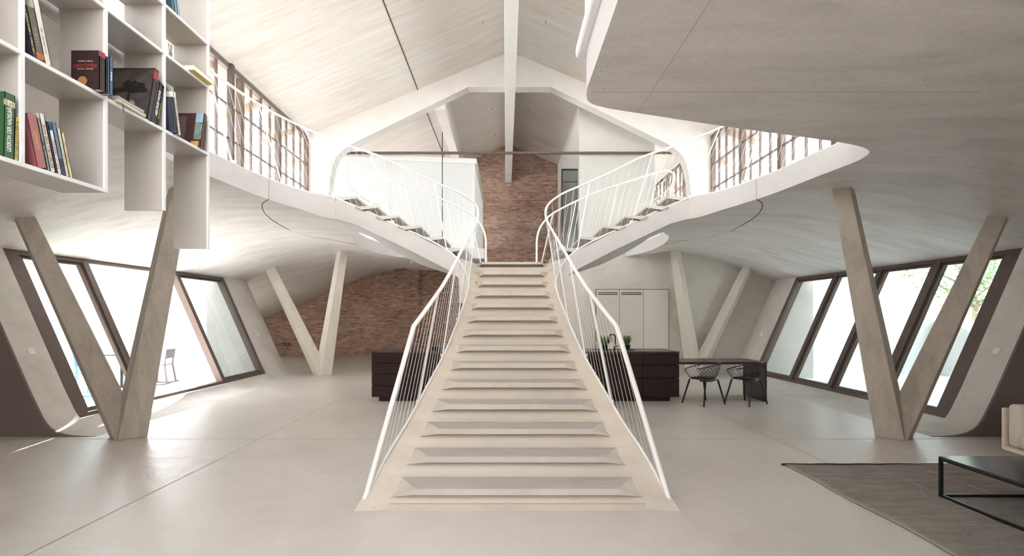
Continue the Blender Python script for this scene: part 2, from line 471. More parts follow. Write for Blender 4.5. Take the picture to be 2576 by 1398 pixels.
# ------------------------------------------------------------------ roof
for s in (-1, 1):
    m = MB(); m.prism([(0, ZR), (s*6.15, roofz(6.15)), (s*6.15, roofz(6.15)+.25), (0, ZR+.28)], -.5, YB+.3, 'y')
    m.prism([(0, ZR), (s*6.15, roofz(6.15)), (s*6.15, roofz(6.15)+.25), (0, ZR+.28)], -8.2, -7.6, 'y')
    m.prism([(s*4.9, roofz(4.9)), (s*6.15, roofz(6.15)), (s*6.15, roofz(6.15)+.25), (s*4.9, roofz(4.9)+.25)], -7.6, -.5, 'y')
    struct(m.build('ceiling', M['roof']), ('left' if s < 0 else 'right')+' slope of the whitewashed board-marked gable roof', 'ceiling')
    m = MB()
    for i in range(17): m.hexa([(s*5.42, -7+i*1.55, roofz(5.42)-.13), (s*6.12, -7+i*1.55, roofz(6.12)-.10), (s*6.12, -6.91+i*1.55, roofz(6.12)-.10), (s*5.42, -6.91+i*1.55, roofz(5.42)-.13)],
        [(s*5.42, -7+i*1.55, roofz(5.42)), (s*6.12, -7+i*1.55, roofz(6.12)), (s*6.12, -6.91+i*1.55, roofz(6.12)), (s*5.42, -6.91+i*1.55, roofz(5.42))])
    struct(m.build('ceiling_eave', M['eave']), ('left' if s < 0 else 'right')+' timber eave rafters outside the upper windows', 'eave')
m = MB(); m.tube([(-2.39, -8, roofz(2.39)-.001), (-2.39, YB, roofz(2.39)-.001)], .013, 6)
struct(m.build('trim_4', M['joint']), 'dark straight joint running along the left roof slope', 'joint')
m = MB()
m.box(-.125, .125, -8, YB, 6.9, ZR-.01)
struct(m.build('trim_ridge_beam', M['frame_c'], bevel=.015), 'long white ridge beam under the roof peak', 'beam')
m = MB(); m.prism([(-2.0, 7.05), (-1.72, 7.05), (-1.72, roofz(1.72)), (-2.0, roofz(2.0))], 12.5, YB, 'y')
struct(m.build('trim_purlin', M['frame_c'], bevel=.01), 'white purlin beam behind the portal on the left slope', 'beam')
for i, (hx, hy) in enumerate([(-.62, 10.5), (.78, 10.4), (-.55, 15), (.62, 15), (-.5, 17.2), (.5, 17.2)]):
    z = roofz(hx)
    o = MB().tube([(hx, hy, z+.01), (hx, hy, z-.06), (hx+.015, hy, z-.08)], .0045, 6).build('ceiling_hook', M['black'])
    tag(o, ['small dark hook in the left roof slope, nearest the front', 'small dark hook in the right roof slope, nearest the front', 'small dark hook left of the ridge, second behind the portal', 'small dark hook right of the ridge, second behind the portal', 'small dark hook left of the ridge beside the brick gable', 'small dark hook right of the ridge beside the brick gable'][i], 'hook', 'ceiling hooks')

# portal frame
def portal(y0, y1, label):
    inner = [(4.78, ZT), (4.74, 4.4), (4.68, 5.1), (4.6, 5.5), (4.5, 5.72), (4.33, 5.88), (4.12, 6.02), (1.08, 7.51)]
    prof = [(a, b) for a, b in inner] + [(-a, b) for a, b in reversed(inner)]
    out = [(-5.35, ZT), (-5.35, roofz(5.35)), (0, ZR), (5.35, roofz(5.35)), (5.35, ZT)]
    m = MB()
    # build as quads between inner and outer outline (left/right) for clean shading
    def seg(sgn):
        I = [(sgn*a, b) for a, b in inner]+[(0, 7.51)]
        O = [(sgn*5.35, ZT), (sgn*5.35, 4.4), (sgn*5.35, 5.1), (sgn*5.35, 5.5), (sgn*5.35, 5.9), (sgn*5.35, roofz(5.35)), (sgn*5.0, roofz(5.0)), (sgn*1.08, roofz(1.08)), (0, ZR)]
        for i in range(len(I)-1):
            q = [I[i], I[i+1], O[i+1], O[i]]
            m.add([(a, y0, b) for a, b in q]+[(a, y1, b) for a, b in q], [(0, 1, 2, 3), (7, 6, 5, 4), (0, 4, 5, 1)])
    seg(-1); seg(1)
    return struct(m.build('trim_portal', M['frame_c']), label, 'beam')
portal(12.2, 12.5, 'white concrete portal frame with a flat top above the stair')
portal(5.7, 6.0, 'white concrete portal frame nearer the camera above the opening')
portal(-.8, -.5, 'white concrete portal frame behind the camera')

# ------------------------------------------------------------------ walls
# brick back wall
m = MB(); m.prism([(-12.2, -.3), (12.2, -.3), (12.2, 3.2), (5.4, 3.6), (5.4, roofz(5.4)), (0, ZR), (-5.4, roofz(5.4)), (-5.4, 3.6), (-12.2, 3.2)], YB, YB+.3, 'y')
struct(m.build('wall_back', M['brick']), 'old red brick end wall rising into the gable')
m = MB(); m.box(-4.55, -3.55, YB-.07, YB+.01, 0, 3.45)
struct(m.build('wall_back_pier', M['brick']), 'shallow brick pier on the end wall under the gallery')
# rear wall behind camera with a high opening added to let daylight in
m = MB(); yb = -8.2
for (a, b, c, d) in ((-12, 12, -.3, 3.8), (-5.2, 5.2, 6.2, 8.5), (-5.4, -5.0, 3.6, 6.2), (5.0, 5.4, 3.6, 6.2)):
    m.box(a, b, yb, yb+.2, c, d)
struct(m.build('wall_front', M['wallc']), 'wall behind the camera around a high opening added for daylight')
# upper window walls (sill, head) and bay windows
wi = [1]
def clerestory(s):
    m = MB(); x0, x1 = sorted((s*5.2, s*5.42))
    m.box(x0, x1, -8, YB, 3.41, 3.62); m.box(x0, x1, -8, YB, 6.24, roofz(5.2)+.02)
    for (a, b) in ((-8, -7.6), (-.78, -.3), (5.72, 6.1), (12.22, 12.6), (18.6, 18.8)): m.box(x0, x1, a, b, 3.5, 6.2)
    struct(m.build('wall_'+('left' if s < 0 else 'right')+'_upper', M['frame_c']), ('left' if s < 0 else 'right')+' upper side wall around the bronze clerestory windows')
    for (a, b, k) in ((-7.6, -.8, 3), (-.3, 5.7, 4), (6.1, 12.2, 4), (12.6, 18.6, 4)):
        w = (b-a)/k
        for i in range(k):
            y0, y1 = a+i*w, a+(i+1)*w
            t = bpy.data.objects.new('window_%d' % wi[0], None); C.objects.link(t); t['kind'] = 'structure'
            t.location = (s*5.28, (y0+y1)/2, 3.62)
            t['label'] = 'clerestory window bay %d m along the %s upper wall' % (round((y0+y1)/2+8), 'left' if s < 0 else 'right'); t['category'] = 'window'
            wi[0] += 1
            hw = w/2-.003; H = 2.615; f = MB()
            f.box(-.05, .05, -hw, -hw+.06, 0, H); f.box(-.05, .05, hw-.06, hw, 0, H)
            f.box(-.046, .046, -hw+.06, hw-.06, 0, .08); f.box(-.046, .046, -hw+.06, hw-.06, H-.09, H)
            f.build('window_frame', M['framelight'], t)
            g = MB()
            for j in range(1, 4):
                yy = -hw+j*w/4; g.box(-.022, .022, yy-.014, yy+.014, .05, H-.05)
            for zz in (.62, 1.24, 1.86):
                g.box(-.024, .024, -hw+.05, hw-.05, zz-.016, zz+.016)
            g.build('muntin', M['framelight'], t)
            MB().box(-.004, .004, -hw+.05, hw-.05, .05, H-.05).build('pane', M['pane'], t)
            if a == 6.1 and i == 1 and s < 0:
                h = MB(); h.box(.05, .065, -hw+.02, -hw+.06, .95, 1.1); h.tube([(.06, -hw+.04, 1.05), (.12, -hw+.04, 1.05), (.12, -hw+.04, .93)], .01, 8)
                h.build('handle', M['white'], t)
clerestory(-1); clerestory(1)
for s in (-1, 1):  # skylights added out of view to brighten the hall
    t = bpy.data.objects.new('window_%d' % wi[0], None); C.objects.link(t); wi[0] += 1; struct(t, 'unseen roof glazing added for daylight over the near end of the hall, '+('left' if s < 0 else 'right')+' slope', 'added roof window')
    m = MB()
    for i in range(7): m.hexa([(s*0, -7.62+i*1.18, ZR-.02), (s*4.95, -7.62+i*1.18, roofz(4.95)-.02), (s*4.95, -7.55+i*1.18, roofz(4.95)-.02), (s*0, -7.55+i*1.18, ZR-.02)], [(0, -7.62+i*1.18, ZR+.08), (s*4.95, -7.62+i*1.18, roofz(4.95)+.08), (s*4.95, -7.55+i*1.18, roofz(4.95)+.08), (0, -7.55+i*1.18, ZR+.08)])
    m.build('window_frame', M['frame'], t)
    MB().add([(0, -7.6, ZR+.1), (s*4.9, -7.6, roofz(4.9)+.1), (s*4.9, -.5, roofz(4.9)+.1), (0, -.5, ZR+.1)], [(0, 1, 2, 3)]).build('pane', M['pane'], t)
# door-like dark mullion on the left
o = MB().box(-5.26, -5.17, 8.70, 8.78, 3.62, 6.24).build('trim_5', M['frame']); struct(o, 'thick dark mullion between the left upper windows', 'mullion')

# inclined side walls with fillet to the floor
FIL = [(p.x, p.y) for p in smooth_path([(5.38, 0.0, 0), (5.58, .006, 0), (5.75, .024, 0), (5.885, .065, 0), (5.98, .13, 0), (6.055, .23, 0), (6.12, .36, 0), (wx(.55), .55, 0)], 4)]
def incline(s, y0, y1, ztop=2.62, zcut=None, xo=7.5):
    prof = [(a, b) for a, b in FIL if zcut is None or b < zcut]
    if zcut is None: prof += [(wx(ztop), ztop), (xo, ztop), (xo, -.1), (5.40, -.1)]
    else: prof += [(wx(zcut)-.035, zcut), (wx(zcut)+.35, zcut), (wx(zcut)+.35, -.1), (5.40, -.1)]
    m = MB(); m.prism([(s*a, b) for a, b in prof], y0, y1, 'y'); return m
SIDE = {-1: 'left', 1: 'right'}
for s in (-1, 1):
    # reveal pieces either side of the slanted window, and low sill under it
    ms = incline(s, 6.06, 6.5)
    a = incline(s, 11.6, 12.6)
    b = incline(s, 6.5, 11.6, zcut=.13)
    for q in (a, b): ms.add(q.v, q.f)
    struct(ms.build('wall_'+SIDE[s], M['wallc'], smooth=25), SIDE[s]+' slanted side wall flaring into the floor around the window')
    # wall facing the camera beside the window bay, backlit shade in its colour
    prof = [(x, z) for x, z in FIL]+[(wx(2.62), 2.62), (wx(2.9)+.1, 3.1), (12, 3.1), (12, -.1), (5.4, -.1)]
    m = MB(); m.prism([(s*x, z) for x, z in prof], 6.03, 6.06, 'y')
    struct(m.build('wall_'+SIDE[s]+'_near', M['wallshade']), 'wall facing the camera with backlit shade in its brown-grey colour, at the far '+SIDE[s])
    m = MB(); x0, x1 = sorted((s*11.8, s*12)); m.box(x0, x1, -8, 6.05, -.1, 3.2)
    struct(m.build('wall_'+SIDE[s]+'_outer', M['wallshade']), 'outer '+SIDE[s]+' wall beside the camera')
# rear-left volume: end wall facing patio and its outer gable
m = MB(); m.prism([(-6.4, -.2), (-6.62, 1), (-7.3, 2.6), (-7.3, 2.95), (-8.6, 2.80), (-10, 2.40), (-11.5, 1.62), (-12.4, 1.2), (-12.4, -.2)], 12.53, 12.78, 'y')
# opening between FIL line: this wall is only outside x>window plane
struct(m.build('wall_left_rear', M['patio']), 'white wall closing the left patio at its far end')
# kitchen back wall on the right (concrete mass)
m = MB(); m.box(1.35, 6.2, 12.55, 12.75, -.1, 3.3); m.box(6.2, 7.25, 12.55, 12.75, -.1, 2.75); m.box(1.35, 1.5, 12.7, YB, -.1, 3.45)
struct(m.build('wall_kitchen', M['wallc']), 'pale concrete wall behind the kitchen under the right gallery')
m = MB(); m.prism([(6.4, -.2), (6.62, 1), (7.3, 2.6), (7.3, 2.95), (8.6, 2.80), (10, 2.40), (11.5, 1.62), (12.4, 1.2), (12.4, -.2)], 12.53, 12.78, 'y')
struct(m.build('wall_right_rear', M['patio']), 'white sloping-topped wall closing the right patio at its far end')
for s in (-1, 1):
    m = MB(); x0, x1 = sorted((s*12.1, s*12.35)); m.prism([(6, -.2), (12.7, -.2), (12.7, 1.2), (6, .95)], x0, x1, 'x')
    x0, x1 = sorted((s*11.0, s*12.1))
    struct(m.build('wall_'+SIDE[s]+'_patio', M['patio']), 'low white parapet wall along the '+SIDE[s]+' patio')

t = bpy.data.objects.new('window_%d' % wi[0], None); C.objects.link(t); wi[0] += 1  # window added out of view to brighten the rear left vault and brick
struct(t, 'unseen low side glazing added to light the rear left part of the hall, under the end of the vault', 'window')
m = MB(); m.box(-10.62, -10.54, 12.8, 15.8, 0, .05); m.box(-10.62, -10.54, 12.8, 15.8, 1.0, 1.12)
for i in range(3): m.box(-10.61, -10.55, 12.8+i*1.47, 12.86+i*1.47, .05, 1.0)
m.build('window_frame', M['frame'], t)
MB().box(-10.585, -10.578, 12.85, 15.75, .05, 1.0).build('pane', M['pane'], t)
m = MB(); m.box(-10.75, -10.55, 15.8, YB, -.1, 1.15); struct(m.build('wall_left_low', M['wallshade']), 'low side wall of the rear left part of the hall')
# upper concrete volume on the right
m = MB(); m.prism([(1.97, 3.44), (4.1, 3.44), (4.1, roofz(4.1)), (1.97, roofz(1.97))], 13.25, YB, 'y')
struct(m.build('wall_upper_room', M['frame_c']), 'tall cream concrete volume on the upper floor right of the brick')

# ------------------------------------------------------------------ V columns
SEC = [(-.5, .40), (0, 0), (.5, .40), (0, .8)]   # beams set on their edge: a ridge faces the hall
def vcol(s, Y, label, zin=3.3, zout=2.95, dx=0):
    t = thing('v_column', label, 'column', (s*(4.89 if s > 0 else 4.94), Y, 0), group='V-shaped concrete columns')
    for (xb, xt, zt) in ((4.905, 6.22+dx, zout), (4.875, 4.16+dx, zin)):
        m = MB(); n = len(SEC); vs = []
        K = 10
        for k in range(K+1):
            f = k/K; x = xb+(xt-xb)*f; w = .46-.18*f; z = zt*f
            for (a, b) in SEC: vs.append((s*(x-4.89+a*w), b*w, z))
        fs = [tuple(range(n)), tuple(range((K+1)*n-1, K*n-1, -1))]
        for k in range(K):
            for i in range(n): fs.append((k*n+i, k*n+(i+1) % n, (k+1)*n+(i+1) % n, (k+1)*n+i))
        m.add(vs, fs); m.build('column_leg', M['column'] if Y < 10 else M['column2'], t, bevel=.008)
    return t
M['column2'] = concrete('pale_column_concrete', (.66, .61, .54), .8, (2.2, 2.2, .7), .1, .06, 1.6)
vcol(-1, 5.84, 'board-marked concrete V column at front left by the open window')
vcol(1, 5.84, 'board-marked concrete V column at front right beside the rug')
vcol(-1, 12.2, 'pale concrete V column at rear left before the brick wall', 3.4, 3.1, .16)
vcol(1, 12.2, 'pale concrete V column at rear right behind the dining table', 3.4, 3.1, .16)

# ------------------------------------------------------------------ slanted lower windows
def slant_window(s, ys, glazed, thick):
    t = bpy.data.objects.new('window_%d' % wi[0], None); C.objects.link(t); wi[0] += 1
    struct(t, 'dark-framed slanted glazing along the '+SIDE[s]+' side', 'window')
    zb, zt = .13, 2.52
    def P(y, z, o=0): return (s*(wx(z)+o), y, z)
    def member(y0, z0, y1, z1, w, d0=.0, d1=.14, name='frame'):
        pass
    # outer frame
    f = MB()
    def post(mb, y, w, d0=0.02, d1=.16):
        mb.hexa([P(y-w/2, zb, d0), P(y+w/2, zb, d0), P(y+w/2, zb, d1), P(y-w/2, zb, d1)], [P(y-w/2, zt, d0), P(y+w/2, zt, d0), P(y+w/2, zt, d1), P(y-w/2, zt, d1)])
    def rail(mb, z, h, d0=0.024, d1=.155, a=ys[0]+.01, b=ys[-1]-.01):
        mb.hexa([P(a, z, d0), P(b, z, d0), P(b, z, d1), P(a, z, d1)], [P(a, z+h, d0), P(b, z+h, d0), P(b, z+h, d1), P(a, z+h, d1)])
    rail(f, zb, .05); rail(f, zt-.09, .09); post(f, ys[0]+.10, .22); post(f, ys[-1]-.05, .12)
    f.build('window_frame', M['frame'], t)
    for i, y in enumerate(ys[1:-1]):
        m = MB(); post(m, y-.02, thick[i]); post(m, y+thick[i]*.75, thick[i]*.5, .10, .22)
        m.build('mullion', M['frame'], t)
    for i in range(len(ys)-1):
        if not glazed[i]: continue
        a, b = ys[i]+(.2 if i == 0 else .04), ys[i+1]-.04
        f = MB(); 
        for (y, w) in ((a+.05, .055), (b-.05, .055)): post(f, y, w, .06, .12)
        rail(f, zb+.055, .05, .064, .116, a, b); rail(f, zt-.14, .05, .064, .116, a, b)
        sh = f.build('sash', M['frame'], t)
        g = MB(); g.hexa([P(a, zb+.06, .085), P(b, zb+.06, .085), P(b, zb+.06, .093), P(a, zb+.06, .093)], [P(a, zt-.1, .085), P(b, zt-.1, .085), P(b, zt-.1, .093), P(a, zt-.1, .093)])
        g.build('pane', M['glass'], sh)
    return t
slant_window(-1, [6.5, 7.8, 9.95, 11.6], [1, 0, 1], [.10, .07])
slant_window(1, [6.5, 7.8, 8.97, 10.2, 11.6], [1, 1, 1, 1], [.12, .06, .06])

# ------------------------------------------------------------------ staircase
HW = [(3.73, 1.296), (4.31, 1.09), (4.6, 1.008), (4.88, .94), (5.44, .818), (6.0, .725), (6.29, .687), (6.857, .643), (7.2, .62)]
def hbody(y): return interp(HW, y)
def zv(y): return (y-Y0)*RIS/GO
ED = []
for y in (3.73, 3.9, 4.1, 4.31, 4.6, 4.88, 5.15, 5.44, 5.72, 6.0, 6.29, 6.57, 6.857):
    ED.append(((hbody(y), y, zv(y)), (0, y, zv(y))))
ED += [((.655, 7.0, 2.06), (0, 7.1, 2.05)), ((.70, 7.06, 2.22), (0, 7.3, 2.17)), ((.80, 7.07, 2.38), (0, 7.42, 2.24)), ((.93, 7.07, 2.51), (.5, 8.28, 2.405)),
       ((1.1, 7.08, 2.61), (.80, 8.28, 2.47)), ((1.3, 7.1, 2.711), (1.2, 8.28, 2.663)), ((1.58, 7.15, 2.846), (1.58, 8.27, 2.846)), ((2.0, 7.27, 3.048), (2.0, 8.31, 3.048)),
       ((2.3, 7.35, 3.193), (2.3, 8.38, 3.193)), ((2.5, 7.40, 3.289), (2.5, 8.45, 3.289)), ((2.8, 7.42, 3.43), (2.8, 8.6, 3.43))]
stair = thing('staircase', 'wide cast-concrete stair rising to a landing and splitting left and right', 'staircase', (0, 0, 0))
TH = .28
def frac0(pts, f):
    L_ = sum((b-a).length for a, b in zip(pts, pts[1:]))*f; acc = 0
    for a, b in zip(pts, pts[1:]):
        d = (b-a).length
        if acc+d >= L_: return a+(b-a)*((L_-acc)/max(d, 1e-6))
        acc += d
    return pts[-1]
def flight(s, ed, name, mat, inner):
    m = MB(); vs = []; NI = 6
    for (e, i) in ed:
        e = Vector((s*e[0], e[1], e[2])); i = Vector((s*i[0], i[1], i[2]))
        row = [e+(i-e)*k/NI for k in range(NI+1)]
        vs += [tuple(p) for p in row]+[(p.x, p.y, 3.092 if p.z > 3.42 else p.z-TH-.11*(j/NI)*max(0, min(1, (3.4-p.z)/.3))*max(0, min(1, (p.z-2.42)/.3))) for j, p in enumerate(row)]
    W = 2*(NI+1); fs = []
    for k in range(len(ed)-1):
        a = k*W; b = a+W
        for j in range(NI):
            fs.append((a+j, a+j+1, b+j+1, b+j)); fs.append((a+NI+1+j, b+NI+1+j, b+NI+2+j, a+NI+2+j))
        fs.append((a, b, b+NI+1, a+NI+1))
        if inner: fs.append((a+NI, a+2*NI+1, b+2*NI+1, b+NI))
    m.add(vs, fs)
    return m.build(name, mat, stair, smooth=40)
HT = [1.015, .945, .881, .82, .763, .70, .661, .62, .578, .554, .53, .50, .496, .535]
def undf(n): return .05+.0025*n if n < 14 else .17
def zedge(y): return zv(y)+.055*min(1, (y-Y0)/.35)
rows = [((1.296, 3.73, 0), (1.03, 3.744, 0), .2)]      # (outer edge, point at the tread ends, bevel width)
for n in range(1, 14):
    yn = 3.744+GO*(n-1); h = HT[n-1]; hn = HT[min(n, 13)]+.045; u = undf(n); b = max(.07, .205-.0118*(n-1))
    for (dy, z, hh) in ((.004, RIS*(n-1), h+.01), (u*.45, RIS*(n-1)+.05, h), (u, RIS*n-.075, h), (u+.06, RIS*n-.045, h+(hn-h)*.3), (GO, RIS*n, hn)):
        y = yn+dy
        if y < 6.9: rows.append(((hbody(y), y, zedge(y)), (hh, y, z), b))
        else: rows.append((None, (hh, y, z), b))
rows.append((None, (.535, 7.47, 2.33), .07))
turn = [Vector(p) for p in smooth_path([(hbody(6.87), 6.87, zedge(6.87)), (.643, 6.95, 2.03), (.655, 7.01, 2.12), (.69, 7.05, 2.24), (.80, 7.07, 2.39)], 6)]
blank = [i for i, r_ in enumerate(rows) if r_[0] is None]
for k, i in enumerate(blank):
    p = frac0(turn, (k+.6)/(len(blank)-.4)); rows[i] = (tuple(p), rows[i][1], rows[i][2])
def main_side(s):
    m = MB(); vs = []; fs = []
    for (e, i, bv) in rows:
        e = Vector(e); i = Vector(i)
        zb_ = lambda p: max(min(zv(p.y), e.z)-TH, -.01)
        row = [e, e.lerp(i, .35), e.lerp(i, .7), i, Vector((max(i.x-bv, 0), i.y, i.z)), Vector((0, i.y, i.z))]
        vs += [(s*p.x, p.y, p.z) for p in row]+[(s*e.x, e.y, zb_(e)), (0, i.y, max(zv(i.y)-TH, -.01))]
    W = 8
    for k in range(len(rows)-1):
        a = k*W; b = a+W
        fs += [(a+j, a+j+1, b+j+1, b+j) for j in range(5)]+[(a, b, b+6, a+6), (a+6, b+6, b+7, a+7)]
    m.add(vs, fs)
    m.build('stair_flight', M['stair'], stair, smooth=75)
for s in (-1, 1):
    main_side(s)
    flight(s, [((.80, 7.07, 2.39), (.535, 7.47, 2.33)), ((.86, 7.07, 2.455), (.535, 7.8, 2.40)), ((.93, 7.07, 2.51), (.6, 8.28, 2.405))]+ED[19:], 'side_flight', M['fascia'], True)  # paler material on the arms puts mostly their stronger light into the colour
# front of the foot
MB().box(-1.03, 1.03, 3.742, 3.9, 0, .05).build('stair_foot', M['stair'], stair)
m = MB(); m.box(-.72, .72, 7.62, 8.28, 2.41-.30, 2.405)
m.prism([(-.72, 7.62), (-.80, 7.62), (-.93, 8.28), (-.72, 8.28)], 2.1, 2.40, 'z'); m.prism([(.72, 7.62), (.80, 7.62), (.93, 8.28), (.72, 8.28)], 2.1, 2.40, 'z')
m.build('stair_landing', M['stair'], stair)
# treads as bevelled wedges on the sloping body
def tread(Ptf, h, b, slope, go, name='stair_tread', und=.07, nose=.05, main=True, hp=None, drop=.03):
    """local: x across (-h..h), y forward (0 at nosing), z 0 = top of the step below, top at RIS"""
    T = RIS; m = MB(); hb_ = h if hp is None else hp
    def pair(x, y, z): return [(-x, y, z), (x, y, z)]
    c = h-b
    vs = pair(c, 0, T)+pair(c+.02, 0, T-nose)        # 0,1 C   2,3 C'
    if main:
        vs += pair(h+.004, und*.8, T-nose-drop)          # 4,5 A
        vs += pair(hb_, go, T)                       # 6,7 B
        vs += pair(h-.05, und+.012, T-nose-.02)          # 8,9 U
        fs = [(0, 1, 7, 6), (2, 3, 1, 0), (0, 6, 4), (1, 5, 7), (2, 0, 4), (3, 5, 1), (2, 8, 9, 3), (2, 4, 8), (3, 9, 5)]
    else:
        # the near end runs square to the edge of the arm, the far end is bevelled
        vs = [(-h, 0, T), (c, 0, T), (-h, 0, T-nose), (c+.012, 0, T-nose), (-h, und*.9, und*.9*slope-.006), (h, .09, .09*slope-.004),
              (-h, go+.005, T-.002), (h+.015, go+.005, T-.002), (-h, und, und*slope-.006), (h-.6*b, und, und*slope-.006)]
        fs = [(0, 1, 7, 6), (2, 3, 1, 0), (0, 6, 4), (1, 5, 7), (2, 0, 4), (3, 5, 1), (2, 8, 9, 3), (2, 4, 8), (3, 9, 5), (4, 6, 8)]
    m.add([Ptf(v) for v in vs], fs)
    o = m.build(name, M['tread'], stair, recalc=True, mats=[M['tread'], M['treadtop']])
    o.data.polygons[0].material_index = 1
    return o
HT = [1.015, .945, .881, .82, .763, .70, .661, .62, .578, .554, .53, .50, .496, .535]
for n in range(1, 15):
    yn = 3.744+GO*(n-1); b = max(.07, .205-.0118*(n-1))
    z0 = RIS*(n-1)
    o = tread(lambda v, yn=yn, z0=z0: (v[0], yn+v[1], z0+v[2]), HT[n-1], b, RIS/GO, GO, nose=.05 if n < 14 else .035, hp=HT[min(n, 13)]+.045, und=undf(n), drop=.03 if n < 14 else .09)
for s in (-1, 1):
    for n in range(1, 7):
        xn = .675+.357*(n-1); z0 = 2.41+RIS*(n-1)
        ya = (7.08, 7.10, 7.13, 7.21, 7.31, 7.41)[n-1]+.012; yb_ = 8.12+.03*max(0, n-3)
        h = (yb_-ya)/2; yc = (ya+yb_)/2
        def tf(v, s=s, xn=xn, z0=z0, yc=yc): return (s*(xn+v[1]), yc+v[0], z0+v[2])
        tread(tf, h, .1, RIS/.357, .357, und=.24, nose=.03, main=False)

# ------------------------------------------------------------------ railings
def frac(pts, s):
    """point at arclength s along polyline"""
    acc = 0
    for a, b in zip(pts, pts[1:]):
        d = (b-a).length
        if acc+d >= s: return a+(b-a)*((s-acc)/max(d, 1e-6))
        acc += d
    return pts[-1]
def plen(pts): return sum((b-a).length for a, b in zip(pts, pts[1:]))
front_pairs = [((1.25, 3.80, .02), (1.25, 3.80, .0)), ((1.145, 4.12, .295), (1.136, 4.12, .62)), ((1.02, 4.55, .555), (.985, 4.55, 1.45)), ((.915, 5.0, .825), (.885, 5.0, 1.70)), ((.80, 5.5, 1.13), (.79, 5.5, 1.98)), ((.69, 6.25, 1.59), (.675, 6.4, 2.49)),
  ((.64, 6.8, 1.92), (.60, 7.0, 2.83)), ((.66, 7.02, 2.1), (.535, 7.33, 3.08)), ((.76, 7.07, 2.32), (.56, 7.42, 3.29)), ((.93, 7.08, 2.5), (.76, 7.3, 3.44)),
  ((1.25, 7.1, 2.69), (1.08, 7.19, 3.56)), ((1.6, 7.16, 2.855), (1.51, 7.18, 3.75)), ((2.0, 7.28, 3.05), (1.98, 7.26, 4.0)), ((2.5, 7.41, 3.29), (2.52, 7.39, 4.22)),
  ((2.88, 7.38, 3.43), (2.92, 7.34, 4.36)), ((3.07, 7.2, 3.43), (3.12, 7.16, 4.4)), ((3.24, 6.85, 3.43), (3.26, 6.82, 4.4)), ((3.36, 6.45, 3.43), (3.38, 6.45, 4.4)), ((3.46, 6.0, 3.43), (3.47, 6.0, 4.4)),
  ((3.52, 5.4, 3.43), (3.53, 5.4, 4.4)), ((3.58, 4.95, 3.43), (3.58, 4.95, 4.4)), ((3.56, 4.7, 3.43), (3.56, 4.7, 4.4)), ((3.45, 4.5, 3.43), (3.45, 4.5, 4.4)), ((3.2, 4.36, 3.43), (3.2, 4.36, 4.4)), ((2.9, 4.25, 3.43), (2.9, 4.25, 4.4))]
rear_pairs = [((.46, 8.28, 2.41), (.45, 8.30, 2.43)), ((.47, 8.28, 2.41), (.45, 8.3, 2.89)), ((.52, 8.28, 2.41), (.49, 8.3, 3.07)), ((.60, 8.28, 2.42), (.58, 8.3, 3.22)), ((.75, 8.28, 2.45), (.725, 8.3, 3.36)),
  ((.98, 8.27, 2.56), (.98, 8.3, 3.5)), ((1.23, 8.26, 2.68), (1.23, 8.3, 3.62)), ((1.73, 8.26, 2.92), (1.73, 8.3, 3.82)), ((2.29, 8.36, 3.19), (2.29, 8.4, 4.02)), ((2.78, 8.6, 3.43), (2.78, 8.62, 4.22)),
  ((3.0, 9.03, 3.43), (3.1, 9.1, 4.35)), ((3.2, 9.45, 3.43), (3.33, 9.52, 4.4)), ((3.36, 9.95, 3.43), (3.47, 10.0, 4.4)), ((3.46, 10.8, 3.43), (3.56, 10.8, 4.4)), ((3.44, 11.6, 3.43), (3.5, 11.6, 4.4)), ((3.36, 12.15, 3.43), (3.34, 12.12, 4.4))]
